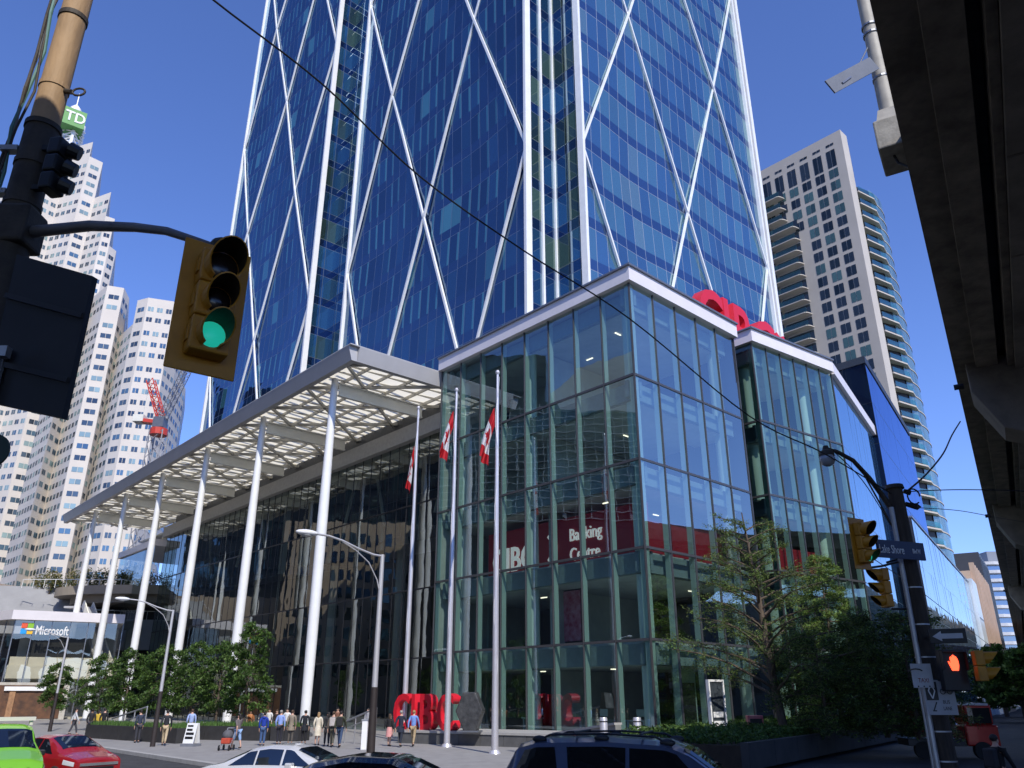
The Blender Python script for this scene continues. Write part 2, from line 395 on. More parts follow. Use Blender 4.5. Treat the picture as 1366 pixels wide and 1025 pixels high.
# ================================================================ GLASS PODIUM
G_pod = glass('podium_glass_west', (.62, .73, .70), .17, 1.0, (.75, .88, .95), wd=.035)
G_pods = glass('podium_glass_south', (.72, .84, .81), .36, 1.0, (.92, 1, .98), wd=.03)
G_atr = glass('hall_glass', (.42, .48, .45), .15, 1.0, (.85, .92, .92), wd=.045)
ZS = [.6, 5.5, 10.4, 15.5, 20.8, 27.0]
M_mul = mat('podium_mullion', (.09, .09, .095), .4, .4, var=.1)
M_span = mat('spandrel_panel', (.24, .32, .34), .5, var=.1)
def glazed(parent, F, L, n, zs, gm, fins=True, a_start=0.0, jit=.010, name='glass_wall'):
    m = MB(); w_ = (L-a_start)/n
    for i in range(len(zs)-1):
        for c in range(n):
            F.quad(m, a_start+c*w_, a_start+(c+1)*w_, zs[i], zs[i+1], 0, 0, jit)
    m.build(name, gm, parent)
    for c in range(n+1):
        m = MB(); a = a_start+c*w_; F.box(m, a-.032, a+.032, -.04, .07, zs[0], zs[-1]); m.build('mullion', M_mul, parent)
    for z in zs[1:-1]: m = MB(); F.box(m, a_start, L, -.12, .05, z-.09, z+.05); m.build('transom', M_mul, parent)
    if fins:
        for c in range(n+1):
            m = MB(); a = a_start+c*w_
            a = min(max(a, a_start+.1), L-.1)
            F.box(m, a-.04, a+.04, -.42, -.06, zs[0], zs[-1]-.02); m.build('glass_fin', M_fin, parent)
        for z in zs[1:]:
            m = MB(); F.box(m, a_start+.2, L-.2, -.9, -.66, z-1.25, z-.16); m.build('spandrel_beam', M_span, parent)
def podium():
    FLw = Fr(7.39, 44, -41.5, -1); FRw = Fr(7.39, 44, 46.5, 1)
    T = thing('glass_podium', (7.39, 44, 0), 'boxy corner podium of greenish glass storeys with white roof edge and red banner inside', 'building')
    glazed(T, FLw, 19.6, 8, ZS, G_pod); glazed(T, FRw, 12.1, 5, ZS, G_pods)
    A = FLw.o; Bp = FLw.pt(19.6); C = FRw.pt(12.1); D = C+FLw.d*19.6
    def inset(k, k2=0): return [A-FLw.n*k-FRw.n*k, C-FRw.n*k-FRw.d*k2, D-FRw.d*k2, Bp-FLw.n*k]
    for z in ZS[1:-1]:
        m = MB(); m.prism([(p[0], p[1]) for p in inset(.95)], z-.55, z-.02); m.build('floor_slab', M_slab, T)
    for z in ZS[1:]:
        m = MB(); m.prism([(p[0], p[1]) for p in inset(1.0)], z-1.3, z-1.22); m.build('ceiling', M_ceil, T)
    m = MB(); m.prism([(p[0], p[1]) for p in inset(.1)], .3, .6); m.build('plinth', M_conc, T)
    # roof with its pale fascia
    m = MB(); m.prism([(p[0], p[1]) for p in [A+FLw.n*.35+FRw.n*.35, C+FRw.n*.35+FRw.d*.1, D+FRw.d*.1, Bp+FLw.n*.35+FLw.d*.1]], 27.02, 28.0); m.build('roof_fascia', M_fasc, T)
    m = MB(); m.prism([(p[0], p[1]) for p in [A+FLw.n*.5+FRw.n*.5, C+FRw.n*.5+FRw.d*.1, D+FRw.d*.1, Bp+FLw.n*.5+FLw.d*.1]], 28.0, 28.12); m.build('roof_flashing', M_alum, T)
    # interior: white columns, core
    for F, a in ((FLw, 1.15), (FLw, 10.4), (FLw, 18.0), (FRw, 11.0)):
        for i in range(5):
            m = MB(); c = F.pt(a, -1.15); m.lathe((c[0], c[1], 0), [(.42, ZS[i]+.02), (.42, ZS[i+1]-1.32)], 20); m.build('interior_column', M_colw, T, smooth='auto')
    for i in range(5):
        z0, z1 = ZS[i]+.01, ZS[i+1]-1.34
        c0 = inset(1.0)
        m = MB(); FRw.box(m, 2.2, 12, -9.5, -9.2, z0, z1); FLw.box(m, 9.5, 19.5, -6.2, -6.0, z0, z1) if i > 1 else None
        m.build('interior_wall', M_int, T)
    m = MB(); m.prism([(p[0], p[1]) for p in [D-FRw.d*.2, D-FLw.d*.3-FRw.d*.2, Bp+FRw.d*.2-FLw.d*.3, Bp+FRw.d*.2]], .6, 27); m.build('back_wall', M_int, T)
    m = MB(); m.prism([(p[0], p[1]) for p in [C-FRw.d*.25, C-FRw.d*.05, D-FRw.d*.05, D-FRw.d*.25]], .6, 27); m.build('back_wall', M_dark, T)
    # closing face of the west end
    FE = Fr(Bp[0], Bp[1], 46.5, -1)
    glazed(T, FE, 5, 2, ZS, G_pod, True)
    # internal red banner with the bank's lettering
    mr = mat('banner_red', (.32, .010, .025), .5, var=.05, emit=.05)  # slight emission added to brighten the banner in the dim interior
    m = MB(); FLw.box(m, 1.5, 16.2, -2.35, -2.2, 10.42, 13.6); FRw.box(m, 1.6, 11.5, -2.35, -2.2, 10.42, 12.9)
    b = m.build('red_banner', mr, T)
    mw = mat('letter_white', (.8, .8, .8), .5, var=0, emit=.5)  # emission added so the lettering stays bright behind the glass
    text('CIBC', 2.3, .05, mw, 'banner_lettering', b, FLw.M(15.6, -2.1, 10.75), bold=.04, sx=.85)
    text('Banking', 1.15, .05, mw, 'banner_lettering', b, FLw.M(7.9, -2.1, 12.0), sx=.8)
    text('Centre', 1.15, .05, mw, 'banner_lettering', b, FLw.M(7.9, -2.1, 10.75), sx=.8)
    m = MB()
    for s in (1, -1):
        for x0 in (9.3,):
            m.bar(FLw.pt(x0+.55, -2.12, 11.8+s*.85), FLw.pt(x0-.15, -2.12, 11.8), .28, .08, up=FLw.n)
    m.build('banner_chevron', mw, b)
    # poster screen, ceiling lights, desks
    m = MB(); FLw.box(m, 7.6, 10.2, -3.0, -2.9, 5.7, 9.2); p_ = m.build('poster_frame', M_black, T)
    m = MB(); FLw.box(m, 7.8, 10.0, -2.88, -2.84, 5.9, 9.0)
    m.build('poster', mat('poster_pink', (.5, .02, .08), .5, c2=(.75, .35, .45), scale=2.2), p_)
    ml = mat('lamp_warm', (1, .88, .7), emit=2.2, var=0)
    for F, L_ in ((FLw, 19), (FRw, 11)):
        for i in (0, 1, 2, 3, 4):
            for k in range(1):
                a = random.uniform(2.5, L_-1); o = -random.uniform(2.6, 6)
                m = MB(); F.box(m, a, a+.6, o, o+.08, ZS[i+1]-1.36, ZS[i+1]-1.31); m.build('ceiling_light', ml, T)
    for a, o in ((3.5, -4), (6, -3.6), (9, -4.5), (12.5, -4)):
        m = MB(); FLw.box(m, a, a+1.5, o, o+.7, 1.3, 1.36); FLw.box(m, a+.1, a+.2, o+.05, o+.6, .61, 1.3); FLw.box(m, a+1.3, a+1.4, o+.05, o+.6, .61, 1.3)
        FLw.box(m, a+.5, a+.56, o+.3, o+.36, 1.36, 1.6); FLw.box(m, a+.25, a+.85, o+.3, o+.34, 1.55, 1.95); m.build('desk', M_colw, T)
    m = MB(); FRw.box(m, 5.3, 7.2, -2.6, -2.3, .61, 4.1); FRw.box(m, 2.6, 3.2, -2.6, -2.3, .61, 4.1); FRw.box(m, 2.6, 7.2, -2.6, -2.3, 4.1, 4.2); m.build('door_portal', M_fin, T)
    m = MB(); FRw.box(m, 5.5, 7.0, -2.28, -2.24, .61, 3.4); m.build('door', M_dark, T)
    return FLw, FRw
PL, PR = podium()
def podium2():
    x, y = 18.0, 54.0
    F = Fr(x, y, 54, 1); Fl = Fr(x, y, -41.5, -1)
    T = thing('glass_annex', (x, y, 0), 'smaller clear glass block with white roof edge just right of the corner podium', 'building')
    zs = [.6, 5.6, 10.6, 15.8, 21.3, 27.4]
    g2 = glass('annex_glass', (.62, .73, .67), .18, 1.0, (.85, 1, .93), wd=.03)
    glazed(T, F, 10.26, 6, zs, g2); glazed(T, Fl, 6, 2, zs, glass('annex_side_glass', (.3, .36, .34), .06, 1, (.7, .8, .8)))
    q = [V((x, y, 0)), F.pt(10.2), F.pt(10.2)+Fl.d*9, Fl.pt(9)]
    i2 = [q[0]-F.n*.9-Fl.n*.9, q[1]-F.n*.9, q[2], q[3]-Fl.n*.9]
    for z in zs[1:-1]:
        m = MB(); m.prism([(p[0], p[1]) for p in i2], z-.55, z-.02); m.build('floor_slab', M_slab, T)
    for z in zs[1:]:
        m = MB(); m.prism([(p[0], p[1]) for p in i2], z-1.3, z-1.22); m.build('ceiling', M_ceil, T)
    m = MB(); m.prism([(p[0], p[1]) for p in [q[0]+F.n*.35+Fl.n*.3, q[1]+F.n*.35, q[2], q[3]+Fl.n*.3]], 27.42, 28.4); m.build('roof_fascia', M_fasc, T)
    m = MB(); m.prism([(p[0], p[1]) for p in [q[0]+F.n*.5+Fl.n*.45, q[1]+F.n*.5, q[2], q[3]+Fl.n*.45]], 28.4, 28.52); m.build('roof_flashing', M_alum, T)
    for i in range(5):
        for a in (1.2, 8.4):
            m = MB(); c = F.pt(a, -1.8); m.lathe((c[0], c[1], 0), [(.42, zs[i]+.02), (.42, zs[i+1]-1.32)], 20); m.build('interior_column', M_colw, T, smooth='auto')
    m = MB(); F.box(m, .5, 10.1, -7.4, -7.2, .6, 27.3); m.build('back_wall', M_int, T)
    m = MB(); F.box(m, 1.0, 9.8, -2.3, -2.2, 10.65, 12.8); m.build('red_banner', bpy.data.materials['banner_red'], T)
    m = MB(); m.prism([(p[0], p[1]) for p in [q[0], q[1], q[2], q[3]]], .3, .6); m.build('plinth', M_conc, T)
    # recess wall linking the two blocks
    m = MB(); m.bar(PR.pt(11.0, -4, 13.6), Fl.pt(4.5, .5, 13.6), .3, 27, up=(0, 0, 1)); m.build('recess_wall', M_dark, T)
podium2()
M_wl = [mirror('wing_glass', (.03, .08, .16), .55, 1, (.72, .88, 1.0), (.03, .01, (.1, .16, .25)), wd=.03, var=.2)]
M_wd = mirror('penthouse_glass', (.006, .016, .05), .42, 1, (.45, .6, .95), (.012, .02, (.02, .04, .08)), wd=.02, var=.2)
def wings():
    T = thing('glass_wing', (26.3, 60, 0), 'long pale blue mirror glass wing running along the street right of the annex', 'building')
    F = Fr(26.35, 60.1, 32.6, 1); m = MB()
    zs = [.3, 5.6, 10.6, 15.8, 21.3, 27.3]
    for i in range(5):
        for c in range(16): F.quad(m, c*1.42, (c+1)*1.42, zs[i], zs[i+1], 0, 0, .006, [(c, i), (c+1, i), (c+1, i+1), (c, i+1)])
    m.build('glass_wall', M_wl, T)
    m = MB(); F.box(m, 0, 22.7, -12, -.05, .3, 27.3); m.build('inner_mass', M_dark, T)
    m = MB(); F.box(m, -.1, 22.7, -12, .3, 27.32, 28.3); m.build('roof_fascia', M_fasc, T)
    m = MB(); F.box(m, -.1, 22.7, -.2, .14, .0, .3); m.build('plinth', M_conc, T)
    T = thing('penthouse_block', (37.1, 76, 0), 'dark blue mirror glass block rising behind the annex, taller than the wing', 'building')
    F = Fr(37.07, 76, 33.3, 1); Fl = Fr(37.07, 76, -41.5, -1); m = MB()
    for i in range(8):
        for c in range(20): F.quad(m, c*1.49, (c+1)*1.49, i*4.4, (i+1)*4.4, 0, 0, .004, [(c, i), (c+1, i), (c+1, i+1), (c, i+1)])
    m.build('glass_wall', M_wd, T)
    m = MB()
    for i in range(8):
        for c in range(6): Fl.quad(m, c*2.2, (c+1)*2.2, i*4.4, (i+1)*4.4, 0, 0, .003, [(c, i), (c+1, i), (c+1, i+1), (c, i+1)])
    m.build('side_wall', mirror('penthouse_side', (.004, .006, .012), .03, .5, (.3, .4, .6), (.02, .015, (.01, .012, .02)), var=.2), T)  # dark mirrored surroundings put into the colour, reflectance kept low
    e = F.pt(29.8); m = MB(); q = [F.pt(.05, -.06), F.pt(29.8, -.02), F.pt(29.8, -14), Fl.pt(13.2, -.06)]
    m.prism([(p[0], p[1]) for p in q], 0, 35.2); m.build('inner_mass', M_dark, T)
    m = MB(); q = [F.pt(-.05, .1)+Fl.n*.1, F.pt(29.8, .1), F.pt(29.8, -14), Fl.pt(13.2, .1)]
    m.prism([(p[0], p[1]) for p in q], 35.22, 36.0); m.build('roof_edge', mat('dark_coping', (.02, .025, .04), .5), T)
    T = thing('mirror_hall', (42, 85, 0), 'low pale mirror glass hall along the street below the dark blue block', 'building')
    m = MB(); F3 = Fr(*F.pt(11, .4)[:2], 33.3, 1)
    for i in range(4):
        for c in range(30): F3.quad(m, c*2.1, (c+1)*2.1, i*5.2, (i+1)*5.2, 0, 0, .01, [(c, i), (c+1, i), (c+1, i+1), (c, i+1)])
    m.build('glass_wall', mirror('hall_mirror', (.25, .38, .55), .6, 1, (.85, .93, 1), (.01, .008, (.3, .4, .5)), wd=.10, var=.08), T)
    m = MB(); F3.box(m, 0, 63, -15, -.05, 0, 20.75); m.build('inner_mass', M_dark, T)
    m = MB(); F3.box(m, 0, 63, -1, .1, 20.8, 21.0); m.build('coping', M_alum, T)
    # white panel + beige brick building further along
    T = thing('white_clad_block', F3.pt(64), 'narrow white clad block between the mirror hall and the beige building', 'building')
    m = MB(); F3.box(m, 63.2, 72, -12, .6, 0, 21.5); m.build('wall', mat('white_cladding', (.62, .68, .72), .3, var=.08, scale=.3), T)
    for z in (5, 10, 15): m = MB(); F3.box(m, 63.5, 71.7, .6, .66, z, z+.15); m.build('panel_joint', M_alum, T)
    T = thing('beige_office', F3.pt(73), 'beige stone office building with vertical piers at the far right end of the street', 'building')
    mb_ = mat('beige_stone', (.50, .36, .27), .8, var=.12, scale=.3)
    m = MB(); F3.box(m, 72.2, 110, -14, 0, 0, 24); m.build('wall', mb_, T)
    for k in range(10):
        a = 73+k*3.9
        m = MB(); F3.box(m, a, a+1.3, .01, .8, 0, 25.5); m.build('pier', mb_, T)
        if k < 9:
            for z in range(4, 23, 4):
                m = MB(); F3.box(m, a+1.6, a+3.5, .01, .05, z, z+2.4); m.build('window', M_black, T)
    T = thing('dark_slab_block', F3.pt(125), 'dark slab block just behind the beige stone building', 'building')
    m = MB(); F3.box(m, 112, 140, -20, 0, 0, 33); m.build('wall', mat('dark_cladding', (.05, .055, .07), .5, var=.2, scale=.1), T)
    for k in range(8): m = MB(); F3.box(m, 113+k*3.4, 114.6+k*3.4, .02, .12, 1, 32); m.build('pilaster', M_dark, T)
wings()
# ================================================================ ROOF AND PLAZA LETTERS
def roof_letters():
    o = PR.pt(0, -3.0)
    F = Fr(o[0], o[1], 46.5, 1)
    T = thing('rooftop_letters', F.pt(19, 0, 28), 'huge red three dimensional letters standing on the podium roof edge', 'sign')
    x = 12.0
    for ch, w_ in (('C', 3.4), ('I', 1.5), ('B', 3.3), ('C', 3.4)):
        text(ch, 6.6, .5, M_red, 'letter', T, F.M(x, 0, 28.1), bold=.12, sx=.8); x += w_
    m = MB(); c = x+1.2
    for s in (1, -1):
        pts = [F.pt(c+.2, 0, 30.1+s*2), F.pt(c+1.6, 0, 30.1)]
        m.bar(pts[0]+F.d*s*0, pts[1], .9, 1.0, up=F.n)
        m.bar(F.pt(c-.2, 0, 30.1+s*2), F.pt(c-1.2, 0, 30.1+s*.6), .9, 1.0, up=F.n)
    m.build('chevron', M_red, T)
roof_letters()
# ================================================================ ENTRANCE HALL + CANOPY
CN = Fr(-11.9, 53.6, -41.7, -1)
def hall():
    T = thing('entrance_hall', CN.pt(30, -10.4), 'tall dark glass entrance hall behind the white canopy columns', 'building')
    zs = [.3, 5.4, 10.6, 17.6, 24.4]
    m = MB(); n = 44; L = 66.3
    for i in range(4):
        for c in range(n):
            a = -.3+c*L/n; CN.quad(m, a, a+L/n, zs[i], zs[i+1], -10.4, 0, .014)
    m.build('glass_wall', G_atr, T)
    for c in range(n+1):
        m = MB(); a = -.3+c*L/n; CN.box(m, a-.025, a+.025, -10.42, -10.37, .3, 24.4); m.build('glazing_joint', M_dark, T)
    for z in zs[1:-1]: m = MB(); CN.box(m, -.3, 66, -10.45, -10.34, z-.05, z+.05); m.build('transom', M_dark, T)
    m = MB()
    for i in range(4):
        for c in range(8):
            a = 66+c*1.9; CN.quad(m, a, a+1.9, [.3, 5.5, 11, 16.5][i], [5.5, 11, 16.5, 22][i], -9.0, 0, .012)
    m.build('glass_wall', G_atr, T)
    m = MB(); CN.box(m, 65.8, 81.4, -22, -8.7, 22.02, 22.9); m.build('roof_fascia', M_fasc, T)
    # edge beam carrying the canopy
    m = MB(); CN.box(m, -.2, 66, -10.34, -9.75, 23.2, 24.6); m.build('edge_beam', mat('beam_grey', (.34, .33, .31), .5), T)
    for k in range(6):
        m = MB(); c = CN.pt(4.7+12.7*k, -17); m.lathe((c[0], c[1], 0), [(.5, .3), (.5, 24.3)], 18); m.build('inner_column', M_off, T, smooth='auto')
        m = MB(); CN.box(m, 4.6+12.7*k, 4.9+12.7*k, -16, -10.5, 22.6, 23.8); m.build('inner_beam', M_off, T)
    m = MB(); CN.box(m, .2, 80, -27, -26.6, .3, 24.3); m.build('back_wall', mat('hall_back', (.06, .065, .06), .7, var=.5, scale=.12), T)
    m = MB(); CN.box(m, .2, 80, -26.6, -10.6, .15, .3); m.build('floor_slab', M_slab, T)
    for z in (9.6, 15.2):
        m = MB(); CN.box(m, 8, 60, -26.5, -19, z, z+.6); m.build('gallery_slab', M_slab, T)
        m = MB(); CN.box(m, 8, 60, -19, -18.9, z+.6, z+1.7); m.build('gallery_rail', glass('rail_glass_%d' % z, (.6, .8, .75), .1), T)
    ml = bpy.data.materials['lamp_warm']
    for k in range(14):
        m = MB(); a = 5+k*4.3; CN.box(m, a, a+.5, -20, -19.8, 14.9 if k % 2 else 9.3, 15.0 if k % 2 else 9.4); m.build('ceiling_light', ml, T)
    m = MB(); CN.box(m, .0, 79, -27, -10.7, 24.3, 24.5); m.build('roof_slab', M_ceil, T)
    m = MB(); CN.box(m, -.1, 66, -27, -11.2, 24.62, 27.6); m.build('plant_screen', mat('screen_dark', (.07, .075, .085), .5, var=.2), T)
hall()
def canopy():
    T = thing('entrance_canopy', CN.pt(35, -1.3), 'huge white slatted entrance canopy carried on a row of slender white columns', 'canopy')
    L, D = 79.0, 12.2
    # tapered fascia on the street side and the near end
    def fas(p0, p1, n_):
        m = MB(); t = V((0, 0, 26.95)); b = V((0, 0, 25.85)); i1 = n_*-.45
        m.hexa([p0+b+i1, p1+b+i1, p1+b, p0+b], [p0+t+i1, p1+t+i1, p1+t+n_*.35, p0+t+n_*.35]); return m
    c0 = CN.pt(0, 0); c1 = CN.pt(L, 0); e = CN.pt(0, -D)
    fas(c0+CN.d*0, c1, CN.n).build('street_fascia', M_fascg, T)
    m = MB(); n2 = -CN.d; p0 = CN.pt(.0, -.46); p1 = CN.pt(.0, -D); b = V((0, 0, 25.85)); t = V((0, 0, 26.95))
    m.hexa([p0+b-n2*.45, p0+b, p1+b, p1+b-n2*.45], [p0+t-n2*.45, p0+t+n2*.3, p1+t+n2*.3, p1+t-n2*.45]); m.build('end_fascia', M_fascg, T)
    
    # the deck is open louvres: only a border strip is solid
    m = MB(); CN.box(m, -.3, L, -.8, .36, 26.955, 27.03); CN.box(m, -.3, .8, -D, -.8, 26.955, 27.03); m.build('top_flashing', M_fascg, T)
    mt = mat('canopy_panel', (.92, .86, .72), .6, var=.04, scale=.6, trans=.7)
    # folded soffit panels between the ribs
    m = MB(); n = 50; k = 6
    for i in range(n):
        for j in range(k):
            a0 = .45+(L-.6)*i/n; a1 = .45+(L-.6)*(i+1)/n; o0 = -.45-(D-.45)*j/k; o1 = -.45-(D-.45)*(j+1)/k
            z0, z1 = 26.30, 26.42
            za, zb2 = (z0, z1)
            m.face([CN.pt(a0+.03, o0, za), CN.pt(a1-.03, o0, za), CN.pt(a1-.03, o1+.03, zb2), CN.pt(a0+.03, o1+.03, zb2)])
    m.build('soffit_panel', mt, T)
    mg = mat('canopy_rib', (.50, .48, .43), .5, var=.08)
    m = MB(); s = 6.35
    for i in range(-2, 13):
        a = i*s+1.5
        for q in (1, -1):
            A = [a, -.5]; B = [a+s*q*1.7, -D]
            # clip to the canopy
            def clip(A, B):
                if A[0] < .5: t = (.5-A[0])/(B[0]-A[0]) if B[0] != A[0] else 2; A = [.5, A[1]+(B[1]-A[1])*t] if 0 <= t <= 1 else None
                return A
            if A[0] > L or A[0] < .5: continue
            if B[0] < .5: t = (.5-A[0])/(B[0]-A[0]); B = [.5, A[1]+(B[1]-A[1])*t]
            if B[0] > L: t = (L-.2-A[0])/(B[0]-A[0]); B = [L-.2, A[1]+(B[1]-A[1])*t]
            m.bar(CN.pt(A[0], A[1], 26.05), CN.pt(B[0], B[1], 26.05), .18, .24)
    m.build('diagonal_rib', mg, T)
    m = MB()
    for j in range(1, 7):
        o = -.45-(D-.45)*j/6; CN.box(m, .5, L, o-.05, o+.05, 26.15, 26.62)
    m.build('long_rib', mg, T)
    m = MB()
    for i in range(0, n, 1):
        a0 = .45+(L-.6)*i/n; CN.box(m, a0-.02, a0+.02, -D, -.5, 26.22, 26.5)
    m.build('cross_rib', mg, T)
    # louvre slats on top throw the striped light
    m = MB()
    for j in range(76):
        a = 1.5+j*1.0
        m.bar(CN.pt(a, -.9, 27.45), CN.pt(min(L, a+4.5), -D, 27.45), .24, .05)
    m.build('top_louvre', M_white, T)
    for k in range(6):
        a = 4.7+12.7*k; c = CN.pt(a, -1.3)
        m = MB(); m.lathe((c[0], c[1], 0), [(.33, .15), (.375, 6), (.375, 15), (.26, 26.1)], 24)
        cl = m.build('column', M_white, T, smooth='auto')
        m = MB(); m.lathe((c[0], c[1], 0), [(.62, .152), (.62, .3), (.5, .4)], 24); m.build('base_collar', M_alum, cl)
        m = MB(); CN.box(m, a-.16, a+.16, -9.74, -1.72, 24.75, 24.85); CN.box(m, a-.16, a+.16, -9.74, -1.72, 25.75, 25.85); CN.box(m, a-.04, a+.04, -9.74, -1.72, 24.85, 25.75)
        m.build('roof_beam', M_off, T)
canopy()
# ================================================================ BACKGROUND TOWERS (LEFT)
M_tstone = mat('pale_stone', (.64, .585, .52), .8, var=.07, scale=.1)
W_dark = mirror('window_dark', (.05, .075, .10), .12, 1, (.45, .52, .62), wd=.0, var=.6)
W_teal = mirror('window_teal', (.24, .33, .32), .12, 1, (.7, .9, .95), wd=.0, var=.3)
W_mid = mirror('window_mid', (.06, .11, .15), .16, 1, (.6, .8, .95), wd=.0, var=.4)
def put_windows(parent, quads, mats, name='window'):
    """quads sorted so the largest (nearest the eye) come first: 100 parts, the rest one part"""
    quads.sort(key=lambda q: (sum((V(p) for p in q[0]), V())/4-V((0, 0, H))).length)
    for k, (q, mi) in enumerate(quads[:99]):
        m = MB(); m.face(q, 0, [(0.1, 0.1), (.9, .1), (.9, .9), (.1, .9)]); m.build(name, mats[mi], parent)
    m = MB()
    for k, (q, mi) in enumerate(quads[99:]): m.face(q, mi, [(k+.1, .1), (k+.9, .1), (k+.9, .9), (k+.1, .9)])
    if quads[99:]: tag(m.build(name, mats, parent), kind='stuff')
def bay_tower(name, label, pts, tiers, fh=3.95, depth=40, cat='office tower', wcol=2.75, z0=6):
    """pts: folded street front (x,y) left to right; tiers: list of (first point, last point, top z)"""
    base = V((sum(p[0] for p in pts)/len(pts), sum(p[1] for p in pts)/len(pts)+8, 0))
    T = thing(name, base, label, cat)
    quads = []
    zprev = 0
    for (i0, i1, zt) in tiers:
        sub = pts[i0:i1+1]
        back = [(sub[-1][0]*(1+depth/300), sub[-1][1]+depth), (sub[0][0]*(1+depth/300), sub[0][1]+depth)]
        m = MB(); m.prism(sub+back, zprev, zt); m.build('wall', M_tstone, T)
        segs = list(zip(sub, sub[1:]))+[(sub[-1], back[0])]
        for a, b in segs:
            a = V((*a, 0)); b = V((*b, 0)); d = b-a; Ln = d.length; d.normalize(); n = V((d.y, -d.x, 0))
            if n.dot(-a) < 0: continue
            nc = max(1, int(Ln/wcol)); wc = Ln/nc
            nf = int((zt-max(zprev, z0)+.5)/fh)
            for f in range(nf):
                z = zt-2.6-fh*(f+1)+1.6
                for c in range(nc):
                    x = c*wc; ww = wc*.29; g = .14
                    mi = random.choice([0, 0, 0, 2, 1]) if (c+f*7+int(a.x)) % 3 else random.choice([1, 1, 2, 0])
                    for e in (-1, 1):
                        xa = x+wc/2+(g*.5 if e > 0 else -g*.5-ww); o_ = n*.06
                        q = [a+d*xa+o_+V((0, 0, z)), a+d*(xa+ww)+o_+V((0, 0, z)), a+d*(xa+ww)+o_+V((0, 0, z+1.65)), a+d*xa+o_+V((0, 0, z+1.65))]
                        quads.append((q, mi))
        zprev = zt
    put_windows(T, quads, [W_dark, W_teal, W_mid]); return T
def fr_(px, Y, py=480):
    p = P(px, py, Y); return (p.x, p.y)
def left_towers():
    # tall stepped tower with the lit cube; folded bays
    p = [fr_(-136, 262), fr_(-101, 258), fr_(-78, 262), fr_(-48, 258), fr_(-24, 262), fr_(0, 257), fr_(24, 262), fr_(54, 258), fr_(76, 262), fr_(98, 258), fr_(112, 260), fr_(124, 264)]
    T = bay_tower('stepped_tower', 'tallest stepped pale stone office tower at far left with a green cube mast', p,
                  [(0, 11, 163), (0, 10, 175), (2, 9, 186), (3, 8, 195), (4, 8, 203), (4, 7, 210)], depth=30)
    # mast + cube
    c = P(98, 175, 268); c.x -= 1; zt = 210; M_mast = M_white
    m = MB()
    r_ = 3.6
    for sx in (-1, 1):
        for sy in (-1, 1): m.tube([(c.x+sx*r_, c.y+sy*r_, zt), (c.x+sx*r_*.8, c.y+sy*r_*.8, c.z+5)], .7, 6)
    for k in range(6):
        z = zt+(c.z+2-zt)*k/6; z2 = zt+(c.z+2-zt)*(k+1)/6
        for a, b in (((-1, -1), (1, -1)), ((1, -1), (1, 1)), ((-1, 1), (1, 1)), ((-1, -1), (-1, 1))):
            m.tube([(c.x+a[0]*r_, c.y+a[1]*r_, z), (c.x+b[0]*r_, c.y+b[1]*r_, z2)], .3, 5); m.tube([(c.x+b[0]*r_, c.y+b[1]*r_, z), (c.x+a[0]*r_, c.y+a[1]*r_, z2)], .3, 5)
    m.build('lattice_mast', M_mast, T)
    cc = P(101, 157, 262); s = 4.2; F = Fr(cc.x-5, cc.y-1, 112, 1)
    F = Fr(cc.x-3.6, cc.y-3, 52, 1); mg = mat('logo_green', (.10, .30, .07), .5, var=.08)
    m = MB(); F.box(m, 0, 2*s, -2*s, 0, cc.z-4.2, cc.z+4.0); cu = m.build('logo_cube', mg, T)
    text('TD', 6.6, .1, M_white, 'logo_letters', cu, F.M(.8, .12, cc.z-2.2), bold=.10, sx=.85)
    m = MB(); q = F.pt(s, -s)
    m.lathe((q.x, q.y, 0), [(2.6, cc.z+4.0), (2.4, cc.z+6), (1.8, cc.z+7.5), (.5, cc.z+9)], 10); m.tube([(q.x, q.y, cc.z+9), (q.x, q.y, cc.z+15)], .22, 6)
    m.build('mast_cap', M_mast, T)
    # lower towers in front
    p = [fr_(70, 258), fr_(88, 246), fr_(103, 254), fr_(122, 244), fr_(146, 246), fr_(156, 254), fr_(158, 262)]
    bay_tower('pale_tower', 'narrow pale stone office tower with small paired windows, left of the rounded one', p, [(0, 6, 126), (1, 6, 137)], depth=16)
    p = [fr_(146, 258), fr_(156, 250), fr_(168, 242), fr_(182, 240), fr_(220, 243), fr_(236, 252), fr_(247, 262), fr_(254, 270)]
    bay_tower('pale_tower', 'pale stone office tower with rounded top directly behind the red crane', p, [(0, 7, 108), (0, 6, 121), (2, 5, 130)], depth=22)
left_towers()
